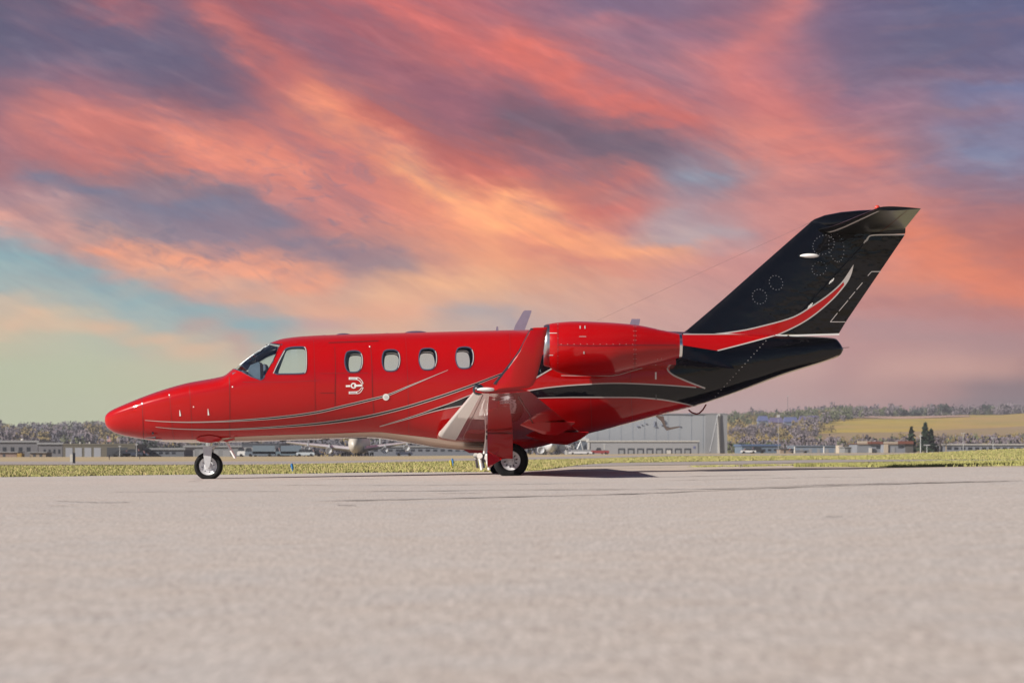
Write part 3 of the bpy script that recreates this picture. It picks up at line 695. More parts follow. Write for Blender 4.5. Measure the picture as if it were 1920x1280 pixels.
ribbon('silver_line', wedge_b, 2.2, SILVER, n=20); ribbon('silver_line', [(1281,627),(1337,627),(1395,626.4),(1456,628)], 1.8, SILVER, n=30)
M_BELLY = mat('belly_tan', (.60, .46, .36), .25, coat=1.)  # pale tan for the strip along the fuselage underside and tail
def clampb(x, y, off): 
    return on_fuse(x, y, off)
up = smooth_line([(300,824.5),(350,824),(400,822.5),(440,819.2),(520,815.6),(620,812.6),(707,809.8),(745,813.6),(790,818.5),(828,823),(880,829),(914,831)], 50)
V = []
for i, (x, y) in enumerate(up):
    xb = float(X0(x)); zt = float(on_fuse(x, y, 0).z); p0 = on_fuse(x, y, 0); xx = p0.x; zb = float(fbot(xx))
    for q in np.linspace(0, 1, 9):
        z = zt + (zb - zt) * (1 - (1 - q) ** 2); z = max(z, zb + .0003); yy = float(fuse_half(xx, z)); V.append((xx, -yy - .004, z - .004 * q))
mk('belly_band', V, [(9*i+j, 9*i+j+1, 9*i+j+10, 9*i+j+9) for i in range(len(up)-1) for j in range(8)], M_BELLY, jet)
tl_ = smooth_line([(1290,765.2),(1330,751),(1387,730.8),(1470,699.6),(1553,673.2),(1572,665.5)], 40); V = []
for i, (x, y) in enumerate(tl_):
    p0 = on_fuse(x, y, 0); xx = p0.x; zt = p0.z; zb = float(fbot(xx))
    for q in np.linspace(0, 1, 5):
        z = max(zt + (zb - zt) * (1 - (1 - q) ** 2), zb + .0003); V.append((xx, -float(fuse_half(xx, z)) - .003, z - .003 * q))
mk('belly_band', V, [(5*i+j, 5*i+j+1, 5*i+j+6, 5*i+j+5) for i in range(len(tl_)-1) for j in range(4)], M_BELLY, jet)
# door handle marking, fuel cap, seams, vents
b_ = ribbon('door_handle', [(663 + 4.3 * math.cos(a), 722.7 + 4.3 * math.sin(a)) for a in np.linspace(0, 2 * math.pi, 24, endpoint=False)], 2.4, WHITE, closed=True, sm=False)
for pts, w in ([(648.5,723.6),(657,723.4)], 3.4), ([(664,722.8),(672,722.6),(679.5,722)], 3.6): ribbon('handle_marking', pts, w, WHITE, parent=b_, n=6, off=.007)
for sg in (-1, 1):
    ribbon('handle_marking', [(654,722.6+13.4*sg),(664,722.6+13.2*sg),(670,722.6+13*sg)], 4.6, WHITE, parent=b_, n=10)
    ribbon('handle_marking', [(655.5,722.6+13.2*sg),(662,722.6+13.1*sg),(667.5,722.6+12.9*sg)], 1.3, mat('marking_grey', (.32,.28,.30), .6), parent=b_, n=10, off=.009)
    ribbon('handle_marking', [(669,722.6+15.2*sg),(673.5,722.6+14*sg),(678,722.6+9.5*sg),(681,722.6+4*sg)], 1.2, WHITE, parent=b_, n=14)
    ribbon('handle_marking', [(669,722.6+11.2*sg),(672.5,722.6+10*sg),(676,722.6+6.5*sg),(678.3,722.6+3.5*sg)], 1.2, WHITE, parent=b_, n=14)
    ribbon('handle_marking', [(678.3,722.6+3.5*sg),(681,722.6+4*sg)], 1.2, WHITE, parent=b_, n=4)
def disc(name, cx, cy, r, m, surf=on_fuse, off=.006, parent=jet, n=20): return patch(name, [(cx + r * math.cos(a), cy + r * math.sin(a)) for a in np.linspace(0, 2*math.pi, n, endpoint=False)], m, surf, off, (2.5, 2.5), parent)
fc = disc('fuel_cap', 723.7, 744, 6.2, WHITE, off=.008); disc('cap_lock', 723.7, 744, 3.2, ALU, off=.012, parent=fc, n=14)
for pts in ([(695,650),(697.5,690),(698.5,740),(702,785)], [(627.5,650),(629,690),(628,740)], [(600.5,736.5),(628.5,736.5),(628,765)], [(616,642.6),(660,641),(710,639)], [(430,706),(431,760),(431,826)], [(266,746),(268,785),(269,822)]):
    ribbon('panel_seam', pts, .9 if pts[0][1] > 645 else 1.6, SEAM, n=24, off=.003)
M_FAINT = mat('seam_faint', (.19, .001, .0018), .5)
for pts in ([(588,631),(590,690),(591,760),(592,818)], [(760,626),(764,700),(766,770),(767,826)], [(955,621),(958,690),(960,735)], [(1106,709),(1108,760),(1110,808)], [(1182,698),(1184,750),(1186,789)], [(600,700),(640,699.5),(690,699)], [(455,716),(520,716),(600,713)], [(318,738),(322,790),(326,826)], [(355,719),(358,770),(361,826)]):
    ribbon('skin_seam', pts, .8, M_FAINT, n=24, off=.0025)
for px, py, h in ((337.5, 774, 11), (390.5, 772, 12)): ribbon('drain_mark', [(px - .5, py - h / 2), (px, py), (px + .6, py + h / 2)], lambda t: .8 + 2.2 * t, WHITE, n=8)
for px, py in ((363, 762.3), (266.5, 756.5), (317.5, 740.5), (693, 650), (436, 725)): disc('static_port', px, py, 1.3, WHITE, n=10)
for x0, x1, py in ((648, 688, 820.6), (605, 618, 822.6), (525, 538, 825.4), (470, 484, 827)):
    b = MB(); y_ = 0
    p, q = W(x0, py - 2, y_), W(x1, py + 1.4, y_); b.box(p.x, q.x, -.06, .06, q.z, p.z); b.build('belly_antenna', DARK, jet)
ribbon('pylon_mark', [(1229.5,697.5),(1229.5,711)], 2.8, WHITE, n=6); ribbon('pylon_mark', [(1230,739),(1230,748.5)], 2.2, mat('marking_dim', (.08, .08, .085), .5), n=6)

# --- roof antennas, probes, wire
def blade(name, pts, y0, t, m):
    b = MB(); v = [W(x, y, y0) for x, y in pts]; b.prism([(p.x, p.z) for p in v], y0 - t, y0 + t); return b.build(name, m, jet)
blade('blade_antenna', [(962,621),(966,610),(981,584),(984,582),(996.5,582),(996,586),(984,618),(983,621)], 0, .022, ANT)
blade('blade_antenna', [(1176,622),(1184,598),(1200.5,598),(1199,606),(1194,622)], 0, .02, ANT)
blade('blade_antenna', [(929,621),(931,612),(934,612),(935,621)], 0, .01, ANT)
for x0, x1, py, h in ((629, 660, 627.5, 4), (757, 804, 624, 5), (603, 614, 629.5, 3), (720, 733, 626, 3)):
    p, q = W(x0, py, 0), W(x1, py, 0); b = MB(); b.ball(((p.x + q.x) / 2, 0, p.z - .01), (q.x - p.x) / 2, .14, h / S0, 16, 8); b.build('antenna_dome', mat('dome_plum', (.07, .055, .10), .4), jet, True)
b = MB(); b.tube([W(1120, 601, 0), W(1320, 508, 0), W(1505, 424, 0), W(1521, 416, 0)], [.0016, .0016, .0016, .005], 5); b.build('wire_antenna', mat('wire_grey', (.16, .12, .12), .6), jet)
b = MB(); b.tube([W(1580, 652, 0), W(1592, 651, 0)], .004, 5); b.build('static_wick', DARK, jet)
b = MB(); b.tube([W(x, y, 0) for x, y in ((1291,768),(1297,773),(1306,776),(1311,774.5),(1318,768),(1324,758))], .013, 7); b.build('tail_skid', mat('skid_red', (.16, .01, .012), .4), jet, True)
b = MB(); b.prism([(p.x, p.z) for p in (W(x, y, 0) for x, y in ((1228,779),(1240,789),(1246,802),(1250,807),(1274,801),(1274,798.5),(1252,801.5),(1248,797),(1244,780)))], -.02, .02); b.build('ventral_step', BEIGE, jet)
b = MB(); b.tube([W(284, 819, -.12), W(287, 810.5, -.36)], .018, 6); b.tube([W(272, 820.5, -.3), W(292, 820, -.34)], [.004, .016], 6); b.build('pitot_probe', DARK, jet, True)
b = MB(); b.tube([W(291, 824, -.2), W(296, 824.5, -.22), W(304, 824, -.2)], .014, 6); b.build('angle_probe', WHITE, jet, True)

# --- wings
AF = [(1, .0), (.9, .022), (.75, .047), (.6, .064), (.45, .073), (.3, .074), (.2, .068), (.12, .057), (.06, .042), (.025, .028), (.008, .016), (0, 0),
      (.008, -.011), (.025, -.018), (.06, -.025), (.12, -.032), (.2, -.037), (.3, -.040), (.45, -.038), (.6, -.031), (.75, -.021), (.9, -.009), (1, -.003)]
def wing_frame(y):
    """leading edge x, chord, z at span position y (camera side)"""
    t = (-y - .75) / 6.25; xl = np.interp(t, [-.2, 0, .02, 1], [-1.30, -1.16, -1.13, -.455]); xt = np.interp(t, [-.2, 0, 1], [1.28, 1.10, .215])
    z = np.interp(t, [-.2, 0, 1], [.54, .62, 1.105]); return xl, xt - xl, z
def wring(y, prof=AF, dz=0.):
    xl, c, z = wing_frame(y); return [(xl + q * c, y, z + h * c * 1.15 + dz) for q, h in prof]
ys_w = np.linspace(-.45, -6.98, 26)
wing = mk('wing', *loft([wring(y) for y in ys_w]), RED, jet)
le_prof = [(q, h) for q, h in AF if q <= .13]
rings = []
for y in np.linspace(-.83, -6.9, 22):
    xl, c, z = wing_frame(y); rr = []
    for q, h in le_prof: rr.append((xl + q * c - .004 * (1 - q * 6), y, z + h * c * 1.15 + math.copysign(.0035, h)))
    rings.append(rr)
edge = mk('leading_edge', *loft(rings, cap=False, closed=False), mat('edge_silver', (.93, .90, .86), .3, .15, coat=.6), wing)
def wing_under(y, q, off=.003):
    xl, c, z = wing_frame(y); return Vector((xl + q * c, y, z + np.interp(q, [a for a, _ in AF[11:]], [h for _, h in AF[11:]]) * c * 1.15 - off))
def wing_line(name, pts, w, m):
    V = []; P = [wing_under(y, q) for y, q in pts]
    for i, p in enumerate(P):
        t = (P[min(i + 1, len(P) - 1)] - P[max(i - 1, 0)]).normalized(); s_ = Vector((-t.y, t.x, 0)).normalized() * w / 2; V += [p + s_, p - s_]
    return mk(name, V, [(2*i, 2*i+1, 2*i+3, 2*i+2) for i in range(len(P)-1)], m, wing, False)
wing_line('flap_line', [(y, .72) for y in np.linspace(-1.0, -4.1, 14)], .014, SEAM)
wing_line('flap_line', [(-4.1, q) for q in np.linspace(.72, .985, 6)], .012, SEAM)
wing_line('aileron_line', [(y, .74) for y in np.linspace(-4.2, -6.6, 10)], .014, SEAM)
wing_line('panel_line', [(y, .16) for y in np.linspace(-.95, -6.8, 20)], .010, mat('panel_grey', (.2, .08, .08), .5))
for yy in (-1.5, -3.1):      # flap hinge fairings
    b = MB(); xl, c, z = wing_frame(yy); rings = []
    for q, wd, dp in ((.56, .004, .005), (.66, .08, .08), (.80, .12, .17), (.92, .10, .19), (1.02, .05, .11), (1.08, .004, .02)):
        x = xl + q * c; zt = z - .012 * c; rings.append([(x, yy - wd, zt), (x, yy - wd * .55, zt - dp * .75), (x, yy, zt - dp), (x, yy + wd * .55, zt - dp * .75), (x, yy + wd, zt), (x, yy, zt + .01)])
    mk('flap_fairing', *loft(rings), RED, wing, True, 25)
# winglet
wl = [(926,733),(928,716),(949,691),(974,657),(991,625),(996.5,615.3),(1001,614.2),(1026.5,613.3),(1020,652),(1013,682),(1005,712),(999,722),(991,727),(972,729),(950,731)]
def wl_y(py): return -7.0 - .06 * (733 - py) / 120
def winglet_mesh(poly, t0, extra=0.):
    near, far = [], []
    cx = sum(p[0] for p in poly) / len(poly); cy = sum(p[1] for p in poly) / len(poly)
    for px, py in poly:
        near.append(W(px, py, wl_y(py) + .0)); far.append(W(px, py, wl_y(py) + .0) + Vector((0, t0, 0)))
    inn = [W(cx + (px - cx) * .8, cy + (py - cy) * .9, wl_y(cy + (py - cy) * .9) - .018 - extra) for px, py in poly]
    n = len(poly); V = near + inn + far
    Fc = [tuple(range(n, 2 * n)), tuple(range(2 * n, 3 * n))] + [(i, (i+1) % n, n + (i+1) % n, n + i) for i in range(n)] + [(i, (i+1) % n, 2*n + (i+1) % n, 2*n + i) for i in range(n)]
    return V, Fc
winglet = mk('winglet', *winglet_mesh(wl, .05), RED, jet, True, 30)
le = [(926,719.5),(949,691),(974,657),(991,625),(996.8,615)]
V = []
for px, py in smooth_line(le, 30):
    y = wl_y(py); V += [W(px - .6, py, y + .045), W(px - 1.8, py, y + .02), W(px - .6, py, y - .008), W(px + 3.2, py + 1.2, y - .012)]
mk('winglet_edge', V, [(4*i+j, 4*i+j+1, 4*i+j+5, 4*i+j+4) for i in range(29) for j in range(3)], DARK, winglet)
ribbon('silver_line', [(953,690),(977,656),(993,626)], 1.0, SILVER, surf=lambda x, y, off: W(x, y, wl_y(y) - .014), n=20, parent=winglet)
b = MB(); p = W(907, 729, -7.0); b.ball((p.x + .03, p.y + .06, p.z - .005), .13, .10, .030, 16, 10); b.build('navigation_light', LENS, wing, True)
b = MB(); p = W(897, 730, -6.95); b.ball((p.x, p.y + .06, p.z), .075, .1, .07, 14, 8); b.build('light_housing', DARK, wing, True)
for o in (wing, edge, winglet):
    c = mirror(o)
    if o is edge: c.parent = jet.children[-1] if False else c.parent
farw = [o for o in jet.children if o.name.startswith('wing.')]
for o in list(wing.children):
    if o.name.startswith('leading_edge.') and farw: o.parent = farw[0]
# wing root fillet: the belly fairing skin line
ribbon('silver_line', [(822,812.5),(835,821),(870,828),(912,832)], 1.0, SILVER, n=24, off=.02)

# --- engine nacelles
xs_n = np.concatenate([[1027, 1028.5, 1031, 1036], np.arange(1042, 1270, 9), [1273]])
def nring_(x, k=1., n=64):
    t, b_ = float(ntop(x)), float(nbot(x)); r = (t - b_) / 2 * k; z = (t + b_) / 2
    return [(x, NY + r * math.cos(a), z + r * math.sin(a)) for a in np.linspace(0, 2 * math.pi, n, endpoint=False)]
nac = mk('nacelle', *loft([nring_(float(XN(p))) for p in xs_n], cap=False), RED, jet)
lip = []
for dxp, k in ((1031, 1.002), (1026, .985), (1022, .955), (1019.5, .91), (1020.5, .87), (1026, .84), (1040, .82), (1062, .82)):
    t, b_ = float(ntop(XN(1030))), float(nbot(XN(1030))); r = (t - b_) / 2 * k; z = (t + b_) / 2; x = float(XN(dxp))
    lip.append([(x, NY + r * math.cos(a), z + r * math.sin(a)) for a in np.linspace(0, 2 * math.pi, 64, endpoint=False)])
mk('inlet_lip', *loft(lip, cap=False), mat('lip_metal', (.5, .5, .52), .28, 1.), nac)
t, b_ = float(ntop(XN(1030))), float(nbot(XN(1030))); zc = (t + b_) / 2; rr = (t - b_) / 2
fan = MB(); fan.add(*loft([[(float(XN(px)), NY + k * math.cos(a), zc + k * math.sin(a)) for a in np.linspace(0, 2*math.pi, 24, endpoint=False)] for px, k in ((1046, .012), (1050, .05), (1058, .1), (1060, .115), (1060, rr * .82))]))
for i in range(19):
    a = i / 19 * 2 * math.pi; c_, s_ = math.cos(a), math.sin(a); q = [(r0, w0) for r0 in (.1, rr * .8) for w0 in (-.03, .03)]
    fan.add([(float(XN(1057)) + (.02 if w0 > 0 else 0), NY + r0 * c_ - w0 * s_, zc + r0 * s_ + w0 * c_) for r0, w0 in q], [(0, 1, 3, 2)])
fan.build('engine_fan', EXH, nac)
ex = MB(); z1 = (float(ntop(XN(1273))) + float(nbot(XN(1273)))) / 2; r1 = (float(ntop(XN(1273))) - float(nbot(XN(1273)))) / 2
ring = lambda px, k: [(float(XN(px)), NY + r1 * k * math.cos(a), z1 + r1 * k * math.sin(a)) for a in np.linspace(0, 2*math.pi, 48, endpoint=False)]
mk('exhaust_ring', *loft([ring(1272, 1.004), ring(1275, 1.0), ring(1278, .985), ring(1278, .94), ring(1268, .92)], cap=False), METAL, nac)
mk('exhaust_duct', *loft([ring(1270, .93), ring(1240, .8), ring(1240, .3), ring(1262, .25), ring(1282, .03)], cap=False), EXH, nac)
# pylon with black tapering tail
rings = []
for px, zt, zb, hw in ((1060,676,678,1.), (1090,668,686,1), (1180,664,690,1), (1255,661,690,1)):
    x = float(X0(px)); rings.append([(x, -1.25, float(Z0(zt))), (x, -1.25, float(Z0(zb))), (x, -.35, float(Z0(zb + 6))), (x, -.35, float(Z0(zt - 6)))])
mk('pylon', *loft(rings), RED, jet, False)
pA, pB, pC, pD = W(1279, 647, -1.12), W(1346, 657.5, -.74), W(1377, 690.5, -.62), W(1250, 684.5, -1.0)
pE = W(1276, 671, -1.16)
back = [Vector((p.x, -.25, p.z)) for p in (pA, pB, pC, pD, pE)]
mk('pylon_tail', [pA, pB, pC, pD, pE] + back, [(0, 1, 2), (0, 2, 4), (4, 2, 3), (0, 5, 6, 1), (1, 6, 7, 2), (2, 7, 8, 3), (3, 8, 9, 4), (4, 9, 5, 0)], BLACK, jet, False)
ribbon('silver_line', [(1052,704),(1140,705),(1200,691.5),(1250,680.5)], 1.1, SILVER, n=24, off=.02)
# rivets and marks on the nacelle
def rivets(name, pts, r, surf, m=SILVER, parent=None, off=.004):
    V, Fc = [], []
    for x, y in pts:
        o_ = len(V); V += [surf(x + r * math.cos(a), y + r * math.sin(a), off) for a in np.linspace(0, 2*math.pi, 6, endpoint=False)]; Fc.append(tuple(range(o_, o_ + 6)))
    o = mk(name, V, Fc, m, parent, False); o['kind'] = 'stuff'; return o
rows = [[(1046, y) for y in (608, 616, 625, 634, 645, 654, 667, 680)], [(1188.5, y) for y in np.arange(612, 690, 8.6)], [(1192.5, y) for y in np.arange(612, 690, 8.6)],
        [(x, 645.2) for x in np.arange(1052, 1190, 12.2)], [(1233, 618.5), (1237, 618.8), (1240, 619.4), (1233, 673.4), (1240, 671.4)]]
for r_ in rows: rivets('rivet_row', r_, .6, on_nac, parent=nac, m=mat('rivet_rose', (.52, .38, .36), .5))
for pts, w in (([(1029,624.6),(1044,624.6)], 1.2), ([(1029,665.5),(1037,665.5)], 1.2), ([(1086,631),(1099,631)], .8), ([(1094.8,658.5),(1095,663.5)], 2), ([(1087.6,611),(1087.8,616.5)], 2), ([(1096.6,611),(1096.8,616.5)], 2)):
    ribbon('placard', pts, w, SILVER, surf=on_nac, n=5, parent=nac)
ribbon('panel_seam', [(1046,606),(1046,650),(1046,695)], .6, SEAM, surf=on_nac, n=20, parent=nac); ribbon('panel_seam', [(1190.5,609),(1190.5,650),(1190.5,693)], .7, SEAM, surf=on_nac, n=20, parent=nac)
ribbon('panel_seam', [(1046,646.8),(1120,647.8),(1188,646.6),(1268,646.4)], .8, SEAM, surf=on_nac, n=20, parent=nac)
nf = mirror(nac)
for o in list(nac.children):
    if o.name.split('.')[0] in ('inlet_lip', 'engine_fan', 'exhaust_ring', 'exhaust_duct'): c = mirror(o); c.parent = nf

# --- tail
def fin_section(z, c0, c1, n=22, gap=0.):
    a, b_ = float(fle(z)), float(fte(z)); up = []
    for c in np.linspace(0, 1, n): c = c0 + (c1 - c0) * (c * c if c0 == 0 else c); up.append((a + c * (b_ - a), fin_half(a + c * (b_ - a), z)))
    return [(x, -h, z) for x, h in up] + [(x, h, z) for x, h in reversed(up)]
hinge = lambda z: np.interp(np.asarray(z), Z0([632, 625, 446.5, 405]), X0([1457.5, 1462.5, 1627.5, 1664]))
def cfrac(z, x): return (x - float(fle(z))) / (float(fte(z)) - float(fle(z)))
zs_f = np.linspace(float(Z0(634)), float(Z0(412)), 30)
fin = mk('fin', *loft([fin_section(z, 0, cfrac(z, float(hinge(z)) - .015)) for z in zs_f]), BLACK, jet, True, 50)
zs_r = np.linspace(float(Z0(627.5)), float(Z0(441)), 26)
rud = mk('rudder', *loft([fin_section(z, cfrac(z, float(hinge(z)) + .02), 1, 12) for z in zs_r]), BLACK, jet, True, 50)
b = MB(); b.tube([(float(hinge(z)), 0, z) for z in np.linspace(float(Z0(632)), float(Z0(440)), 12)], [fin_half(float(hinge(z)), z) * .75 for z in np.linspace(float(Z0(632)), float(Z0(440)), 12)], 10); b.build('hinge_spar', DARK, rud, True)
for px, py in ((1624, 451), (1559, 527), (1519, 573)):
    for k in (-3.2, 0, 3.2): ribbon('hinge_bracket', [(px + k * .9 - 1.5, py - k * .75 + 3), (px + k * .9 + 1.5, py - k * .75 - 3)], 1.7, WHITE, surf=on_fin, n=4, parent=rud, off=.006)
sup = [(1272,626.8),(1337,626),(1387,620.3),(1434.7,609.8),(1487,594.5),(1524,573),(1555,551.5),(1581,527),(1600.5,496)]
slo = [(1457,628),(1485,615.3),(1511,601),(1542,578),(1572,549),(1592,521),(1600.5,496)]
hup = smooth_line(sup, 60); hlo = smooth_line(slo, 36)
patch('red_swoosh', hup + hlo[::-1] + [(1440,628.2),(1360,628.2),(1290,628)], RED, surf=on_fin, step=(7, 5), parent=fin, off=.004)
ribbon('silver_line', sup, lambda t: 2.4 if t < .93 else 2.4 * (1 - t) / .07 + .2, SILVER, surf=on_fin, parent=fin, off=.006); ribbon('silver_line', slo, lambda t: 2.2 + 1.6 * max(0, (t - .6)) if t < .93 else 2.8 * (1 - t) / .07 + .2, SILVER, surf=on_fin, parent=fin, off=.006)
patch('silver_tip', [(1581,527),(1590,513),(1600.5,496),(1595.5,513),(1591,522),(1583,534)], SILVER, surf=on_fin, parent=fin, off=.0055, step=(5, 5))
for pts, w in (([(1454,628.6),(1476,629.3)], 3.2), ([(1480,629.4),(1520,628),(1573.5,626.5)], 3.2), ([(1623.5,452),(1627,446),(1633,441.6),(1645,440.6),(1696,440)], 2.4)):
    ribbon('white_line', pts, w, WHITE, surf=on_fin, n=20, parent=rud, off=.006)
tab = rud
for pts in ([(1651,509.2),(1634,509.3),(1627,517)], [(1617,530),(1606,543)], [(1603,547),(1592,560)], [(1590,563),(1573,583)], [(1570,587),(1557,603)], [(1556.5,603.4),(1585,603.4)]):
    ribbon('trim_tab_line', pts, 1.3, SILVER, surf=on_fin, n=10, parent=rud, off=.006, sm=False)
rings_r = [(1411+13, 556, 13, 14, -35), (1455, 530, 12, 14, -35), (1536, 503.5, 14, 12, -25), (1544, 459, 21, 17, -30), (1568, 464, 14, 27, -8)]
for cx, cy, ra, rb, an in rings_r:
    a_ = R(an); n_ = int((ra + rb) * .56); P = []
    for t in np.linspace(0, 2 * math.pi, n_, endpoint=False): x, y = ra * math.cos(t), rb * math.sin(t); P.append((cx + x * math.cos(a_) - y * math.sin(a_), cy + x * math.sin(a_) + y * math.cos(a_)))
    rivets('rivet_ring', P, .72, on_fin, parent=fin, m=mat('rivet_grey', (.24, .24, .26), .5))
rivets('rivet_row', [(1560 - 0 + x, y) for x, y in ()] + [(1436 - 5.6 * i, 639 + 6.1 * i) for i in range(18)], .8, on_fuse, parent=fuse)
b = MB(); p = W(1518, 479.5, -.16); b.ball((p.x, p.y, p.z), .155, .05, .036, 14, 8); b.build('tail_light', LENS, fin, True)
# fin cap over the stabiliser root
rings = []
for px, t, b_, hw in ((1519,416.5,418,.006),(1527,411,424,.05),(1546,403.5,432,.09),(1577,397.5,438,.12),(1610,394.5,441,.12),(1640,393,440,.11),(1675,398,439,.08),(1697,420,438,.03)):
    x = float(X0(px)); zt, zb = float(Z0(t)), float(Z0(b_)); zm, hh = (zt + zb) / 2, (zt - zb) / 2
    rings.append([(x, hw * math.cos(a), zm + hh * math.sin(a)) for a in np.linspace(0, 2 * math.pi, 28, endpoint=False)])
mk('fin_cap', *loft(rings), BLACK, fin)
# horizontal stabiliser
def stab_frame(y):
    t = -y / 2.8; xl = np.interp(t, [0, .05, .14, .3, 1], [4.80, 4.90, 4.985, 5.06, 5.285]); xt = np.interp(t, [0, 1], [6.23, 5.925]); return xl, xt - xl, 3.54 + CZ
SAF = [(1, 0), (.85, .014), (.65, .032), (.45, .045), (.28, .049), (.15, .042), (.06, .029), (.015, .015), (0, 0), (.015, -.015), (.06, -.029), (.15, -.042), (.28, -.049), (.45, -.045), (.65, -.032), (.85, -.014), (1, -.003)]
def sring(y): xl, c, z = stab_frame(y); return [(xl + q * c, y, z + h * c) for q, h in SAF]
st = mk('stabilizer', *loft([sring(y) for y in np.concatenate([[0, -.08, -.16, -.28, -.42, -.6], np.linspace(-.85, -2.78, 14), [-2.8]])]), mat('black_satin', (.004, .0042, .005), .34, coat=.22, coat_rough=.12, spec=.25, bump=(5, .6, .01)), jet)
V = []
for y in np.linspace(-.16, -2.7, 16):
    xl, c, z = stab_frame(y)
    for q in (.07, .105): V.append((xl + q * c, y, z - np.interp(q, [0, .015, .06, .15], [0, .015, .029, .042]) * c - .004))
mk('white_line', V, [(2*i, 2*i+1, 2*i+3, 2*i+2) for i in range(15)], WHITE, st, False)
V = []
for y in np.linspace(-.2, -2.72, 14):
    xl, c, z = stab_frame(y)
    for q in (.70, .712): V.append((xl + q * c, y, z - .029 * c - .003))
mk('elevator_line', V, [(2*i, 2*i+1, 2*i+3, 2*i+2) for i in range(13)], SEAM, st, False)
st2 = mirror(st)
b = MB(); p = W(1645, 390, -.05); b.ball((p.x, p.y, p.z), .045, .045, .045, 12, 8); b.build('beacon', LAMP, fin, True)

# --- landing gear
def wheel(cx, cz, y, R_, rr, w, holes, flat=.015):
    c = (cx, y, cz); sg = -1
    b = MB(); prof = [(.02, -w*.30), (rr*.34, -w*.30), (rr*.38, -w*.24), (rr*.46, -w*.16), (rr*.74, -w*.19), (rr*.82, -w*.27), (rr*.97, -w*.36), (rr*1.01, -w*.30), (rr*1.0, w*.3), (.02, w*.3)]
    b.lathe_y(c, prof, 48); rim = b.build('wheel', RIM, jet, True, 30)
    b = MB(); tp = [(rr*.985, -w*.33), (rr*1.06, -w*.42), (rr + (R_-rr)*.35, -w*.5), (rr + (R_-rr)*.7, -w*.48), (R_*.965, -w*.36), (R_*.992, -w*.24), (R_, -w*.1), (R_, w*.1), (R_*.992, w*.24), (R_*.965, w*.36), (rr + (R_-rr)*.7, w*.48), (rr + (R_-rr)*.35, w*.5), (rr*1.06, w*.42), (rr*.985, w*.33)]
    rings = [[(cx + r * math.cos(a), y + o_, max(cz + r * math.sin(a), cz - R_ + flat)) for a in np.linspace(0, 2*math.pi, 64, endpoint=False)] for r, o_ in tp]
    b.add(*loft(rings, cap=False)); b.build('tyre', RUBBER, rim, True, 50)
    for k in range(holes[0]):
        a = 2 * math.pi * k / holes[0] + .2; r = rr * holes[1]; d = MB()
        hc = (cx + r * math.cos(a), cz + r * math.sin(a)); hr = rr * holes[2]
        P = [(hc[0] + (hr * 1.5 * math.cos(t)) * math.cos(a) - hr * .75 * math.sin(t) * math.sin(a), hc[1] + hr * 1.5 * math.cos(t) * math.sin(a) + hr * .75 * math.sin(t) * math.cos(a)) for t in np.linspace(0, 2*math.pi, 10, endpoint=False)]
        d.prism(P, y - w * holes[3], y - w * .1); d.build('wheel_hole', DARK, rim)
    d = MB(); d.lathe_y((cx, y - w * .3, cz), [(.004, -.02), (rr*.2, -.018), (rr*.24, 0)], 16); d.build('hub_cap', ALU, rim, True)
    return rim
p = W(391, 873.3, 0)
wheel(p.x, p.z, 0, .226, .146, .15, (8, .64, .045, .21), .012)
b = MB()
for sy in (-1, 1):   # fork
    b.add(*loft([[(p.x + dx * w_, sy * .1 + o_, z_) for dx, o_ in ((-1, -.014), (1, -.014), (1, .014), (-1, .014))] for w_, z_ in ((.03, p.z - .02), (.045, p.z + .05), (.062, p.z + .16), (.07, p.z + .285))]))
b.box(p.x - .07, p.x + .08, -.115, .115, p.z + .265, p.z + .315); b.build('nose_fork', ALU, jet)
b = MB(); b.tube([(p.x + .005, 0, p.z + .3), (p.x + .01, 0, p.z + .62)], .042, 12); b.tube([(p.x + .005, 0, p.z + .33), (p.x + .007, 0, p.z + .43)], .055, 12); b.build('nose_strut', METAL, jet, True)
b = MB(); b.tube([(p.x + .03, -.05, p.z + .30), (p.x + .14, -.05, p.z + .315), (p.x + .19, -.05, p.z + .345), (p.x + .08, -.05, p.z + .44)], .014, 6); b.tube([(p.x - .09, .03, p.z + .40), (p.x - .02, .03, p.z + .38)], .012, 6); b.build('torque_link', ALU, jet, True)
b = MB(); q = [W(422, 829, -.2), W(425, 829, -.2), W(441, 858, -.26), W(438.5, 859, -.26)]
b.add([tuple(v) for v in q] + [(v.x, v.y + .16, v.z) for v in q], [(0,1,2,3),(4,5,6,7),(0,1,5,4),(1,2,6,5),(2,3,7,6),(3,0,4,7)]); b.build('nose_gear_door', WHITE, jet)
patch('gear_bay_door', [(367,822),(376,817),(392,815),(408,817),(417,822),(410,826.5),(392,828.5),(375,826.5)], mat('bay_door_red', (.42, .006, .009), .35), off=.012, step=(6, 2.5))  # bay door panel in its own even red
b = MB(); p2 = [W(418, 826, -.25), W(440, 820.5, -.34), W(440, 824, -.3), W(424, 828.5, -.2)]; b.add([tuple(v) for v in p2] + [(v.x, v.y + .05, v.z) for v in p2], [(0,1,2,3),(4,5,6,7),(0,1,5,4),(1,2,6,5),(2,3,7,6),(3,0,4,7)]); b.build('gear_bay_door', RED, jet)

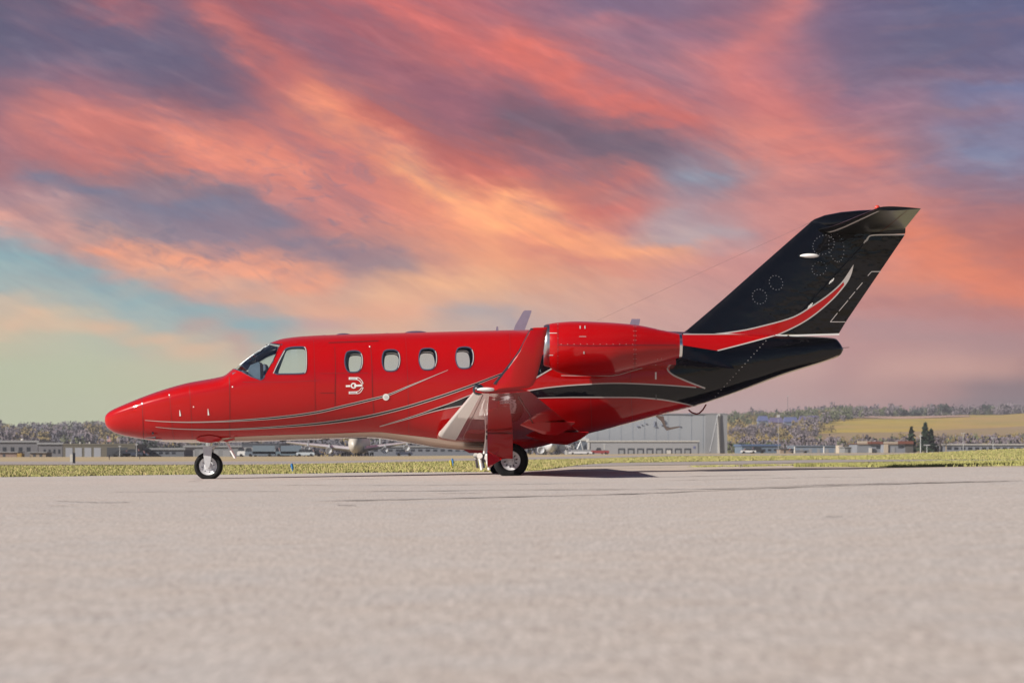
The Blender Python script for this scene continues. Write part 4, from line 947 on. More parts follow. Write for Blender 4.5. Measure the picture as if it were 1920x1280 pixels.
q = W(957.5, 863, -2.0)
wheel(q.x, q.z, -2.0, .262, .147, .2, (10, .6, .085, .22), .018)
qf = W(943, 865.5, 2.0); wheel(qf.x, qf.z, 2.0, .262, .147, .2, (10, .6, .085, .22), .018)
for sy, xx in ((-1, q.x), (1, qf.x)):
    b = MB(); b.tube([(xx - .36, sy * 1.9, q.z + .02), (xx - .27, sy * 1.88, q.z + .45), (xx - .22, sy * 1.86, .72)], [.035, .05, .06], 10); b.build('main_strut', ALU, jet, True)
    b = MB(); b.tube([(xx - .38, sy * 1.9, q.z + .01), (xx, sy * 1.9, q.z)], .05, 10); b.build('trailing_arm', ALU, jet, True)
    for dx, dz in ((-.46, .03), (-.35, -.0)):
        b = MB(); b.lathe_y((xx + dx, sy * 1.95, q.z + .04 + dz), [(.004, -.05), (.042, -.05), (.045, .05), (.004, .05)], 14); b.tube([(xx + dx, sy * 1.95, q.z + dz), (xx + dx + .03, sy * 1.95, q.z - .14)], .022, 8); b.build('gear_link', WHITE, jet, True, 35)
# leg door of the near main gear: tall red panel with a flared, cut-out foot
dl = [(916.5,736),(915.5,790),(914,812),(913.5,850),(913.5,876),(920,876),(924,871.5),(931,866),(941,860.5),(951,859.5),(961.5,859.5),(961.5,812),(959.5,776),(958,736)]
V1 = [W(x, y, -2.30 - (.06 * max(0, (y - 845) / 30) if x < 945 else 0)) for x, y in dl]
V2 = [v + Vector((0, .03, 0)) for v in V1]; n = len(dl)
gd = mk('main_gear_door', V1 + V2, [tuple(range(n)), tuple(range(n, 2*n))] + [(i, (i+1) % n, n + (i+1) % n, n + i) for i in range(n)], RED, jet, False)
# lower flare panel and the crease half way
fl = [(913.5,846),(941,860.5),(931,866),(924,871.5),(920,876),(913.5,876)]
fv = [W(x, y, -2.315 - .10 * (x < 915) - .05 * (y > 868)) for x, y in fl]; fb = [v + Vector((0, .02, 0)) for v in fv]
mk('door_flare', fv + fb, [tuple(range(6)), tuple(range(6, 12))] + [(i, (i+1) % 6, 6 + (i+1) % 6, 6 + i) for i in range(6)], RED, gd, False)
b = MB(); a1, a2 = W(913.5, 811.5, -2.31), W(961.5, 813, -2.31); b.box(a1.x, a2.x, -2.318, -2.30, a2.z, a1.z); b.build('door_crease', SEAM, gd)
b = MB()
for px, py in ((913.8, 818), (914, 806)): p_ = W(px, py, -2.28); b.box(p_.x - .02, p_.x + .005, -2.3, -2.26, p_.z - .04, p_.z + .02)
b.build('door_hinge', DARK, gd)
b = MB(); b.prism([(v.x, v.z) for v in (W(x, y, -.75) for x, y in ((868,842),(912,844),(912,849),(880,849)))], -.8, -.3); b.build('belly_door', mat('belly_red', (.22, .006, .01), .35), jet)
b = MB(); b.tube([W(912.5, 760, -2.2), W(911, 775, -2.2), W(913, 800, -2.15), W(911, 830, -2.1), W(908, 850, -2.05)], .02, 8); b.build('brake_hose', WHITE, jet, True)

# ================================================================== background
def P(px, py, d): return W(px, py, d + CY)
def gz(px, d): return float(zg((px - 960) / F * d, d))
def C(r, g_, b_): return tuple(float(v) for v in lin((r, g_, b_)))
BM = {}
def bmat(name, c, rough=.7, nz=.35, sc=.25):
    c = tuple(v * .62 for v in c); return mat(name, c, rough, noise=(sc, nz, tuple(v * .72 for v in c)))
M_TAUPE = bmat('taupe_panel', (.17, .155, .12)); M_DOORW = bmat('door_pale', (.42, .44, .50), .6, .2); M_SLATE = bmat('slate_cladding', (.10, .115, .15))
M_GREY = bmat('grey_cladding', (.36, .37, .39), .6, .25, .06); M_GREYB = bmat('hangar_blue_grey', (.44, .46, .49), .6, .3, .05); M_WHT = bmat('white_cladding', (.72, .70, .66), .6, .15)
M_BLUE = bmat('blue_roofing', (.10, .17, .33), .6, .3); M_BLUE2 = bmat('pale_blue_wall', (.25, .31, .40), .6, .3); M_RUST = bmat('rust_roof', (.24, .08, .05), .7, .3)
M_CREAM = bmat('cream_wall', (.62, .53, .42), .7, .2); M_DKGLASS = mat('dark_glazing', (.02, .025, .035), .15, coat=.5); M_TAN = bmat('tan_wall', (.38, .30, .23), .7, .3)
M_STEEL = mat('galvanised_steel', (.45, .46, .47), .5, .3); M_WD = mat('dark_opening', (.035, .04, .05), .8)

def building(name, label, cat, x0, x1, top, d, depth, wall, roof=None, items=(), group=None, eave=.35, roofh=.5):
    """box building facing the camera; items = (name, px0, px1, py_top, py_bottom or None, material, depth proud(+)/sunk)"""
    a, b_ = P(x0, top, d), P(x1, top, d); z0 = min(gz(x0, d), gz(x1, d), gz(x0, d + depth), gz(x1, d + depth)) - .4
    r = empty(name, ((a.x + b_.x) / 2, a.y, z0 + .4)); tag(r, label, cat, group); off = Vector(r.location)
    def put(mb, nm, m, par=r):
        mb.v = [tuple(Vector(v) - off) for v in mb.v]; return mb.build(nm, m, par)
    w_ = put(MB().box(a.x, b_.x, a.y, a.y + depth, z0, a.z), 'wall', wall)
    if roof: put(MB().box(a.x - eave, b_.x + eave, a.y - eave, a.y + depth + eave, a.z + .01, a.z + roofh), 'roof', roof)
    for nm, p0, p1, t0, t1, m, pr in items:
        q0 = P(p0, t0, d); q1 = P(p1, t1 if t1 else 850, d); zb = q1.z if t1 else gz((p0 + p1) / 2, d) + .02
        put(MB().box(q0.x, q1.x, q0.y - max(pr, .03), q0.y + .15, zb, q0.z), nm, m)
    return r
# left side of the field
building('service_garage', 'brown flat roofed garage with four pale roller doors and one dark bay', 'building', 118, 254, 832.5, 480, 14, M_TAUPE, None,
  [('roller_door', 123+17.7*i, 136+17.7*i, 839, None, M_DOORW, .05) for i in range(4)] + [('bay_door', 200.5, 239, 838.5, None, M_WD, .04), ('parapet', 117.5, 254.5, 831.6, 834, mat('parapet_taupe', (.13, .12, .09), .8), .12)]
  + [('roof_vent', x, x + 2.4, 828, 832.4, M_WHT, .0) for x in (131, 148.5, 166.3)])
building('long_shed', 'long grey shed with pale eave left of the brown garage', 'building', 72, 117, 833, 500, 16, bmat('shed_grey', (.20, .20, .225)), M_GREY, [('window', 82+9*i, 86+9*i, 842, 850, M_DKGLASS, .03) for i in range(4)])
building('long_shed', 'grey shed with flat pale roof at the left end of the airfield', 'building', -60, 71, 829, 520, 18, bmat('shed_grey', (.20, .20, .225)), M_GREY, [('window', -40+15*i, -33+15*i, 838, 846, M_DKGLASS, .03) for i in range(7)])
building('low_store', 'low pale store in front of the grey sheds', 'building', 56, 86, 848.5, 460, 6, M_TAN, M_GREY, [('door', 62, 67, 851, None, M_WD, .03), ('door', 74, 79, 851, None, M_WD, .03)], roofh=.2)
building('low_store', 'low pinkish store beside a yellow container at the left edge', 'building', -30, 31, 848, 455, 6, bmat('pink_block', (.36, .25, .21)), M_GREY, [('door', 5, 10, 851, None, M_WD, .03)], roofh=.2)
building('shipping_container', 'yellow ochre container by the low pink store', 'container', 32, 41, 849.5, 440, 2.5, bmat('ochre', (.5, .32, .09)), None, [('door', 36.8, 40.5, 850.2, None, bmat('ochre_door', (.42, .27, .07)), .03)])
building('workshop', 'blue grey workshop with pale roof line behind the nose wheel', 'building', 255, 345, 843, 490, 14, bmat('workshop_blue', (.16, .18, .22)), M_GREY, [('window', 262+12*i, 269+12*i, 847, 851, M_DKGLASS, .03) for i in range(6)], roofh=.5)
building('workshop', 'pale grey workshop between nose wheel and dark hangar', 'building', 346, 452, 838, 530, 18, bmat('workshop_pale', (.27, .28, .30)), M_GREY, [('roller_door', 352+22*i, 366+22*i, 844, None, M_GREY, .04) for i in range(4)])
building('dark_hangar', 'dark slate hangar with one pale open bay seen under the cabin', 'building', 453.5, 524, 831.5, 505, 22, M_SLATE, None, [('bay_door', 457, 484, 838, None, M_GREY, .05), ('parapet', 453, 524.5, 830.7, 832.5, M_SLATE, .1)])
building('terminal_block', 'long low grey block behind the wide bodied jet', 'building', 690, 900, 838, 640, 16, bmat('block_grey', (.22, .24, .29)), M_GREY, [('window', 700+14*i, 708+14*i, 842, 846, M_DKGLASS, .03) for i in range(14)])
# great hangar and its dock annex
hg = building('maintenance_hangar', 'tall pale grey hangar behind the tail of the red jet', 'building', 1098, 1363, 775.5, 720, 60, M_GREYB, None,
  [('corner_panel', 1322, 1363.5, 774.5, None, M_GREY, .25), ('roof_trim', 1097, 1364, 774.6, 776.2, M_GREY, .4), ('white_pillar', 1345.5, 1350, 776, None, M_WHT, .8)]
  + [('panel_seam', x, x + .5, 777, 849, mat('seam_grey', (.22, .255, .30), .8), .06) for x in range(1120, 1320, 22)])
off = Vector(hg.location)
b = MB(); b.tube([P(1346, 778, 719) - off, P(1331, 848, 717) - off], .22, 6); b.build('diagonal_brace', M_GREY, hg)
b = MB()
for x0, x1, y0, y1 in ((1226.2,1227.8,789,800), (1226.2,1231,798.3,800), (1193,1197.5,797.4,799.4), (1201,1203.2,794.6,796.4), (1209,1211.5,792.5,794.2), (1243,1245,786.5,790), (1244.6,1247,789.5,793.5), (1238.5,1241.5,795,797), (1248,1250.5,797.2,799.2), (1273,1275,797.4,799.6), (1282,1284,775.5,777), (1286,1288.4,774.9,776.6), (1291,1294.5,773.8,777)):
    p_, q_ = P(x0, y0, 719.6) - off, P(x1, y1, 719.6) - off; b.box(p_.x, q_.x, p_.y - .05, p_.y + .2, q_.z, p_.z)
b.build('wall_lettering', mat('sign_navy', (.19, .21, .28), .6), hg)
building('dock_annex', 'pale annex with a row of eight loading docks in front of the tall hangar', 'building', 1104, 1310, 828, 690, 24, bmat('annex_grey', (.42, .425, .45), .6, .2, .08), M_WHT,
  [('dock_door', 1159 + 17.7 * i, 1172 + 17.7 * i, 840, None, M_WD, .05) for i in range(8)] + [('dock_leaf', 1161.4 + 17.7 * i, 1169.6 + 17.7 * i, 843.4, None, M_GREY if i != 5 else M_WHT, .12) for i in range(8)]
  + [('corner_trim', 1103, 1105.4, 828, None, M_WHT, .2), ('wall_sign', 1300, 1304, 836, 841, mat('sign_dim', (.1, .11, .22), .6), .06), ('side_wall', 1308, 1311, 828, None, bmat('annex_side', (.16, .17, .19)), .25)], roofh=.45)
ah = building('open_hangar', 'open fronted hangar with dark interior and white roof edge left of the dock annex', 'building', 1063, 1103, 826, 705, 30, bmat('hangar_pale', (.40, .40, .40)), M_WHT, [('hangar_opening', 1077, 1102, 827.4, None, mat('opening_blue', (.09, .11, .14), .8), .05)], roofh=.8)
off = Vector(ah.location); b = MB()
for p_ in (((1089, 827), (1079, 848)), ((1089, 827), (1094.5, 848))): b.tube([P(*p_[0], 704) - off, P(*p_[1], 704) - off], .2, 6)
b.build('steel_brace', M_STEEL, ah)
# right side
building('blue_warehouse', 'long blue roofed warehouse right of the tall hangar', 'building', 1391, 1462, 836, 620, 20, bmat('warehouse_wall', (.16, .22, .30)), M_BLUE, [('window', 1396+11*i, 1402+11*i, 841.5, 845, M_DKGLASS, .03) for i in range(6)], roofh=.6)
building('pale_warehouse', 'pale blue warehouse with a white post at its middle', 'building', 1492, 1574, 836.5, 640, 20, M_BLUE2, M_BLUE2, [('door', 1500+16*i, 1506+16*i, 841, None, M_GREY, .03) for i in range(5)], roofh=.3)
building('pump_house', 'small tan block between two blue warehouses', 'building', 1463, 1486, 841.5, 600, 8, M_TAN, M_SLATE, [('door', 1470, 1473, 844, None, M_WD, .03)], roofh=.25)
building('cabin_block', 'small cream block beside the pale blue warehouse', 'building', 1573, 1580, 834.5, 610, 6, M_CREAM, None, [('window', 1575, 1578, 838, 841, M_DKGLASS, .03)])
building('grey_store', 'low grey store left of the rust roofed offices', 'building', 1584, 1606, 838.5, 600, 10, bmat('store_grey', (.27, .28, .29)), M_GREY, [('door', 1590, 1594, 842, None, M_WD, .03)], roofh=.2)
building('roof_house', 'cream office wing with rust red fascia and dark porch', 'building', 1607, 1655, 832, 590, 14, bmat('office_grey', (.27, .29, .33)), M_RUST, [('cream_panel', 1607, 1632, 826.5, 833, M_CREAM, .3), ('fascia', 1626, 1655, 827.5, 831.8, M_RUST, .7), ('porch', 1629, 1634.5, 839.5, None, M_WHT, .5), ('porch_opening', 1632.5, 1640.5, 841, None, M_WD, .3), ('window', 1643, 1651, 836, 841, M_DKGLASS, .03)], roofh=.15)
building('roof_house', 'cream office with rust red fascia left of the dark conifers', 'building', 1657, 1712, 832, 585, 14, bmat('office_grey2', (.29, .31, .36)), M_RUST, [('cream_panel', 1657, 1683, 828, 833, M_CREAM, .3), ('cream_panel', 1657, 1665, 833, None, M_CREAM, .32), ('fascia', 1684, 1712, 826.5, 832, M_RUST, .8), ('side_wall', 1697, 1712, 832.3, None, bmat('porch_dark_grey', (.13, .125, .12)), .25), ('window', 1672, 1678, 838, None, M_GREY, .1), ('window', 1684, 1694, 835, 840, M_DKGLASS, .05)], roofh=.15)  # side wall below the fascia in an even darker grey
building('long_terminal', 'long low terminal with white eave at the right edge', 'building', 1768, 1990, 834, 600, 16, bmat('terminal_wall', (.30, .32, .37)), M_WHT, [('window', 1776+13*i, 1784+13*i, 838, 843, M_DKGLASS, .03) for i in range(15)], roofh=.35)
# houses up on the hill
def house(px0, px1, wall_top, base, d, roofm, wallm, label, ridge=4.):
    a, b_ = P(px0, wall_top, d), P(px1, base, d); zb = float(zg((a.x + b_.x) / 2, d)) - 1.; zt = max(a.z, zb + 3.5)
    r = empty('hill_house', ((a.x + b_.x) / 2, a.y, zb)); tag(r, label, 'house', 'houses along the hill road'); o_ = Vector(r.location)
    m = MB().box(a.x, b_.x, a.y, a.y + 9, zb, zt); m.v = [tuple(Vector(v) - o_) for v in m.v]; m.build('wall', wallm, r)
    x0, x1, y0, y1 = a.x - .5, b_.x + .5, a.y - .6, a.y + 9.6
    Vr = [Vector(v) - o_ for v in ((x0, y0, zt), (x1, y0, zt), (x1, y1, zt), (x0, y1, zt), (x0 + 1, (y0 + y1) / 2, zt + ridge), (x1 - 1, (y0 + y1) / 2, zt + ridge))]
    mk('roof', Vr, [(0, 1, 5, 4), (2, 3, 4, 5), (1, 2, 5), (3, 0, 4), (0, 3, 2, 1)], roofm, r, False)
    n_ = max(2, int((px1 - px0) / 9))
    for i in range(n_):
        xx = a.x + (b_.x - a.x) * (i + .5) / n_; m = MB().box(xx - .8, xx + .8, a.y - .05, a.y + .1, zb + 1.8, zb + 3.2); m.v = [tuple(Vector(v) - o_) for v in m.v]; m.build('window', M_DKGLASS, r)
M_VIO = bmat('violet_roof', (.15, .13, .27), .7); M_VB = bmat('blue_roof', (.12, .15, .33), .7)
house(1422, 1441, 789, 795, 1500, M_VB, M_BLUE2, 'blue roofed house on the hill, leftmost of its row')
house(1444, 1468, 792, 799, 1480, M_VIO, M_TAN, 'wide violet roofed house on the hill behind the light mast')
house(1471, 1496, 791, 797, 1490, M_VB, M_BLUE2, 'wide blue roofed house on the hill right of the light mast')
house(1500, 1512, 789, 795, 1520, M_VIO, M_CREAM, 'small violet roofed house with cream walls on the hill')
house(1515, 1538, 788, 794, 1540, M_VIO, M_WHT, 'violet roofed house with white walls, rightmost of the hill row')

# big four engined jet facing the field, seen under the belly
jd = 520.; JX = P(667, 840, jd)
aj = empty('airliner', (JX.x, JX.y, gz(667, jd))); tag(aj, 'white four engined jet seen nose on beneath the red belly', 'airplane'); oj = Vector(aj.location)
def jput(m, nm, mt, sm=True, par=aj):
    m.v = [tuple(Vector(v) - oj) for v in m.v]; return m.build(nm, mt, par, sm)
wj = jd / F  # metres per photo pixel there
c0 = P(669, 832, jd); rw = 14.5 * wj
rings = [[(c0.x + r * math.cos(a), c0.y + y_, c0.z + dz + 1.25 * r * math.sin(a)) for a in np.linspace(0, 2*math.pi, 20, endpoint=False)] for y_, r, dz in ((-9, .1, -.5), (-8.4, rw*.5, -.3), (-6.5, rw*.85, -.1), (-3, rw, 0), (20, rw, 0), (34, rw*.6, .6), (42, rw*.1, 1.2))]
M_AJ = mat('airliner_white', (.46, .47, .49), .35, coat=.4); M_AJC = mat('airliner_cream', (.38, .35, .31), .4)
m = MB(); m.add(*loft(rings)); jput(m, 'fuselage', M_AJC)
m = MB(); m.box(c0.x - .8, c0.x + .7, c0.y - 7.7, c0.y - 6, c0.z + .35, c0.z + .95); jput(m, 'cockpit_window', M_DKGLASS, False)
for sgn, tipx, tipy, rx, ry in ((-1, 537, 828.5, 657, 842), (1, 776, 828, 683, 841.5)):
    p1, p2 = P(rx, ry, jd + 6), P(tipx, tipy, jd + 18)
    m = MB(); m.add(*loft([[(p.x, p.y - ch * .5, p.z), (p.x, p.y - ch * .2, p.z + th), (p.x, p.y + ch * .5, p.z + th * .3), (p.x, p.y - ch * .1, p.z - th)] for p, ch, th in ((p1, 9, .75), ((p1 + p2) / 2, 6, .5), (p2, 2.5, .22))])); jput(m, 'wing', M_AJ)
    for ex, ey in ((577, 841), (617.5, 844)) if sgn < 0 else ((722, 843.5), (763, 839)):
        e = P(ex, ey, jd + 5); r_ = 6. * wj
        m = MB(); m.lathe_y((e.x, e.y, e.z), [(r_ * .72, -1.2), (r_ * .9, -1.6), (r_, -1.3), (r_ * 1.02, .5), (r_ * .9, 2.6), (r_ * .5, 4.2)], 20); m.box(e.x - .12, e.x + .12, e.y - .6, e.y + 3, e.z + r_ * .8, e.z + r_ + .75); en = jput(m, 'engine', M_AJ)
        m = MB(); m.lathe_y((e.x, e.y, e.z), [(.05, -1.2), (r_ * .25, -1.0), (r_ * .74, -.9), (.05, -.8)], 16); jput(m, 'engine_fan', M_DKGLASS, True, en)
tl = P(712, 800, jd + 34)
m = MB(); m.box(tl.x - .22, tl.x + .22, tl.y, tl.y + 6, gz(712, jd) + 3.4, tl.z); jput(m, 'tail_fin', M_AJ, False)
for gx, gd_ in ((645, 8), (654, 5), (669, -4), (676, 6), (688, 5), (697, 8)):
    g0 = P(gx, 850, jd + gd_); zb = float(zg(g0.x, jd + gd_)); m = MB(); m.tube([(g0.x, g0.y, zb + .5), (g0.x + .1, g0.y, zb + 2.1)], .12, 6); gg = jput(m, 'landing_gear', M_STEEL)
    for k in (-.32, .32):
        m = MB(); rr_ = [[(g0.x + k + w_, g0.y + .55 * math.cos(a), zb + .55 + .55 * math.sin(a)) for a in np.linspace(0, 2*math.pi, 14, endpoint=False)] for w_ in (-.16, .16)]; m.add(*loft(rr_)); jput(m, 'tyre', RUBBER, True, gg)
# second white jet, its engines showing beside the main wheel
d2 = 540.; J2 = P(1036, 845, d2); a2 = empty('airliner', (J2.x, J2.y, gz(1036, d2))); tag(a2, 'white twin jet half hidden behind the red jet main wheel', 'airplane'); oj = Vector(a2.location)
def jput2(m, nm, mt, sm=True, par=a2):
    m.v = [tuple(Vector(v) - oj) for v in m.v]; return m.build(nm, mt, par, sm)
c2 = P(1034, 834, d2 + 4); rw = 1.9
m = MB(); m.add(*loft([[(c2.x + r * math.cos(a), c2.y + y_, c2.z + 1.1 * r * math.sin(a)) for a in np.linspace(0, 2*math.pi, 18, endpoint=False)] for y_, r in ((-6, .1), (-5, rw*.6), (-2, rw), (18, rw), (28, .3))])); jput2(m, 'fuselage', M_AJ)
p1, p2 = P(1008, 838, d2 + 8), P(1062, 838, d2 + 8)
m = MB(); m.box(p1.x - 6, p2.x + 1.2, p1.y, p1.y + 3, p1.z, p1.z + .5); jput2(m, 'wing', M_AJ, False)
for ex, ey, r_ in ((1014, 843.5, .95), (1055, 838, 1.0)):
    e = P(ex, ey, d2 + 4); m = MB(); m.lathe_y((e.x, e.y, e.z), [(r_*.75, -1.1), (r_*.95, -1.5), (r_*1.1, -1.1), (r_*1.1, .8), (r_*.6, 3)], 20); en = jput2(m, 'engine', M_AJ)
    m = MB(); m.lathe_y((e.x, e.y, e.z), [(.05, -1.1), (r_*.8, -.8), (.05, -.7)], 16); jput2(m, 'engine_fan', M_DKGLASS, True, en)
for gx in (1022, 1034, 1046):
    g0 = P(gx, 850, d2 + 6); zb = float(zg(g0.x, d2 + 6)); m = MB(); m.tube([(g0.x, g0.y, zb), (g0.x, g0.y, c2.z - 1)], .25, 8); jput2(m, 'landing_gear', M_STEEL)

# ground vehicles along the far aprons
def vehicle(px, d, L, H, body, cab_c, label, cat='car', cabin=(.2, .8), cargo=None, group='vehicles parked along the far aprons'):
    x = (px - 960) / F * d; z = float(zg(x, d)); r = empty('parked_' + cat.split()[-1], (x, d + CY, z)); tag(r, label, cat, group)
    b = MB(); w_ = 1.8; h1 = H * .58
    b.prism([(-L/2, .35), (L/2, .35), (L/2, h1 * .9), (L/2 - .15, h1), (-L/2 + .25, h1), (-L/2, h1 * .8)], -w_/2, w_/2); b.build('body', body, r)
    b = MB(); c0, c1 = -L/2 + L * cabin[0], -L/2 + L * cabin[1]; b.prism([(c0, h1 + .01), (c1, h1 + .01), (c1 - .25, H), (c0 + .45, H)], -w_/2 + .1, w_/2 - .1); b.build('cabin', cab_c, r)
    if cargo:
        b = MB(); b.box(-L/2 + L * cargo[0], -L/2 + L * cargo[1], -w_/2, w_/2, .7, H * 1.25); b.build('cargo_box', cargo[2], r)
    for sx in (-.32, .32):
        for sy in (-1, 1):
            b = MB(); b.lathe_y((L * sx, sy * w_ * .46, .36), [(.05, -.12), (.36, -.12), (.36, .12), (.05, .12)], 14); b.build('wheel', RUBBER, r, True)
VC = lambda n, c: mat(n, c, .35, coat=.6)
vehicle(228, 470, 4.6, 1.6, VC('car_black', (.02, .024, .03)), M_DKGLASS, 'black car before the dark garage bay')
vehicle(239, 472, 4.6, 1.5, VC('car_silver', (.45, .46, .48)), M_DKGLASS, 'silver car right of the black car by the garage')
vehicle(250, 470, 4.8, 1.9, VC('car_navy', (.03, .04, .07)), M_DKGLASS, 'navy blue car with high roof at the garage corner')
vehicle(261, 471, 4.4, 1.5, VC('car_blue', (.05, .08, .14)), M_DKGLASS, 'dark blue car nearest the blue grey workshop')
vehicle(466, 488, 5.5, 2.4, VC('truck_white', (.6, .6, .6)), M_DKGLASS, 'white service truck in front of the pale hangar bay', 'truck', (.02, .3))
vehicle(488, 487, 7.5, 2.2, VC('truck_slate', (.11, .14, .18)), M_DKGLASS, 'slate blue tank truck before the dark hangar', 'truck', (.0, .22), (.26, 1, VC('tank_slate', (.13, .17, .21))))
vehicle(540, 492, 7, 2.2, VC('truck_teal', (.13, .18, .22)), M_DKGLASS, 'teal grey box truck left of the wide bodied jet', 'truck', (.0, .2), (.25, 1, VC('tank_slate', (.13, .17, .21))))
vehicle(573, 488, 4.6, 1.8, VC('van_pale', (.42, .47, .52)), M_DKGLASS, 'pale van below the outer engine of the wide bodied jet', 'van', (.1, .95))
vehicle(588, 489, 4.2, 1.6, VC('car_navy', (.03, .04, .07)), M_DKGLASS, 'dark tug right of the pale van under the white wing', 'tug', (.5, .9))
vehicle(758, 488, 4.2, 1.7, VC('car_navy', (.03, .04, .07)), M_DKGLASS, 'dark tug below the right outer engine of the wide bodied jet', 'tug', (.2, .6))
vehicle(1124, 660, 6.5, 2.2, VC('tractor_red', (.25, .03, .03)), M_DKGLASS, 'dark red ramp tractor before the dock annex', 'tractor', (.3, .6))
vehicle(1134, 662, 2.6, 1.5, VC('cart_red', (.45, .08, .08)), M_GREY, 'small red cart right of the dark red tractor', 'cart', (.2, .9))
vehicle(1088, 655, 8, 1.6, VC('cart_white', (.6, .6, .62)), M_GREY, 'white flat trailer before the open hangar', 'trailer', (.1, .95))
vehicle(1403, 585, 4.5, 1.5, VC('car_white', (.65, .65, .65)), M_DKGLASS, 'white car at the left end of the blue warehouse')
vehicle(1419, 588, 5, 1.8, VC('car_black', (.02, .024, .03)), M_DKGLASS, 'black car in front of the blue warehouse')
vehicle(1498, 590, 6, 1.4, VC('car_grey', (.12, .12, .13)), M_DKGLASS, 'grey flat truck by the leaning white boom', 'truck', (.0, .3))

# masts, poles, flag
def pole(name, label, cat, px, base_d, top, r, m, head=None, group=None):
    x = (px - 960) / F * base_d; z = float(zg(x, base_d)); t = P(px, top, base_d).z - z
    e = empty(name, (x, base_d + CY, z)); tag(e, label, cat, group); b = MB(); b.tube([(0, 0, -.3), (0, 0, t)], [r, r * .6], 7); b.build('pole', m, e, True)
    if head: 
        b = MB(); head(b, t); b.build('lamp_head', M_STEEL, e)
    return e, t
pole('light_mast', 'tall lattice light mast standing before the blue warehouse', 'light mast', 1459.5, 560, 778, .09, mat('mast_grey', (.26, .26, .28), .5), lambda b, t: (b.box(-.4, .4, -.3, .3, t - .6, t + .1),))
pole('radio_mast', 'thin dark radio mast rising above the wooded ridge', 'mast', 1477, 1850, 742, .28, mat('mast_dark', (.10, .09, .10), .7), lambda b, t: b.box(-.5, .5, -.5, .5, t * .97, t))
pole('radio_mast', 'faint thin mast above the ridge left of the round trees', 'mast', 1730, 1950, 752, .22, mat('mast_dark', (.10, .09, .10), .7), lambda b, t: b.box(-.4, .4, -.4, .4, t * .97, t))
pole('utility_pole', 'slim white pole before the pale blue warehouse', 'pole', 1545, 600, 836.5, .32, M_WHT)
pole('utility_pole', 'slim pole between the two dark conifers', 'pole', 1726, 560, 813, .16, M_STEEL, lambda b, t: b.box(-.5, .5, -.06, .06, t - .7, t - .5))
pole('lamp_post', 'lamp post with double arms by the taller conifer', 'lamp post', 1738, 545, 834, .12, M_STEEL, lambda b, t: b.box(-.9, .9, -.1, .1, t - .12, t + .12))
pole('utility_pole', 'tan post at the left end of the long terminal', 'pole', 1774, 560, 835, .14, bmat('post_tan', (.5, .36, .18)))
pole('lamp_post', 'lamp post rising before the long terminal middle', 'lamp post', 1806, 570, 812, .10, M_STEEL, lambda b, t: b.box(-.6, .6, -.1, .1, t - .1, t + .1))
pole('lamp_post', 'lamp post before the long terminal near the right edge', 'lamp post', 1862, 575, 820, .10, M_STEEL, lambda b, t: b.box(-.6, .6, -.1, .1, t - .1, t + .1))
pole('lamp_post', 'slim lamp post before the dark garage bay', 'lamp post', 224.5, 465, 836, .09, M_STEEL, lambda b, t: b.box(-.3, .3, -.1, .1, t - .1, t + .1))
pole('lamp_post', 'slim lamp post by the right corner of the garage', 'lamp post', 256, 466, 833, .09, M_STEEL, lambda b, t: b.box(-.3, .3, -.1, .1, t - .1, t + .1))
pole('lamp_post', 'pale lamp post before the dock annex', 'lamp post', 1133, 670, 832, .14, M_WHT, lambda b, t: b.box(-.5, .5, -.1, .1, t - .1, t + .15))
pole('utility_pole', 'short leaning white boom post between the blue warehouses', 'boom', 1490, 585, 837, .3, M_WHT)
fe, t = pole('flag_pole', 'flag pole with a striped flag above the brown garage', 'flag pole', 200.6, 505, 816, .07, M_STEEL)
for i in range(7): 
    b = MB(); b.box(.05, 1.05 - .06 * i, -.03 - .03 * (i % 2), .03, t - 1.55 + .19 * i, t - 1.37 + .19 * i); b.build('flag_stripe', mat('flag_red', (.45, .12, .12), .8) if i % 2 == 0 else M_WHT, fe)
b = MB(); b.box(.04, .42, -.08, .05, t - .85, t - .2); b.build('flag_canton', mat('flag_blue', (.05, .06, .16), .8), fe)
# pale skylight domes behind the sheds
for px, py, lab in ((42, 824, 'white dish on a stalk behind the sheds, the left one'), (87, 828.5, 'white dish on a stalk behind the sheds, the right one')):
    x = (px - 960) / F * 560; z = float(zg(x, 560)); t = P(px, py, 560).z - z; e = empty('satellite_dish', (x, 560 + CY, z)); tag(e, lab, 'dish')
    b = MB(); b.tube([(0, 0, 0), (0, 0, t - .4)], .12, 6); b.build('stalk', M_STEEL, e)
    b = MB(); b.ball((0, 0, t), .55, .2, .32, 10, 6); b.build('dish', M_WHT, e, True)

# markers near the turf
def marker(px, d, h, r, m, label, name='taxiway_marker', base=(.4, .4, .42)):
    x = (px - 960) / F * d; z = float(zg(x, d)); e = empty(name, (x, d + CY, z)); tag(e, label, 'marker')
    b = MB(); b.tube([(0, 0, -.05), (0, 0, h * .75)], r * .5, 8); b.build('stem', m, e); b = MB(); b.tube([(0, 0, h * .45), (-.02, 0, h)], [r, r * .9], 10); b.build('marker_head', m, e, True)
M_MB = mat('marker_blue', (.03, .16, .42), .4); M_MY = mat('marker_yellow', (.5, .40, .05), .5)
marker(548.5, 41.5, .19, .03, M_MB, 'blue taxiway edge marker in the grass left of the wing')
marker(849.5, 52, .22, .026, M_MB, 'blue taxiway edge marker just left of the main wheel')
marker(846.2, 44, .20, .028, M_MY, 'yellow green stake next to the blue marker by the main wheel')
x = (137 - 960) / F * 84; z = float(zg(x, 84)); e = empty('airfield_sign', (x, 84 + CY, z)); tag(e, 'small black and white airfield sign standing in dry grass at left', 'sign')
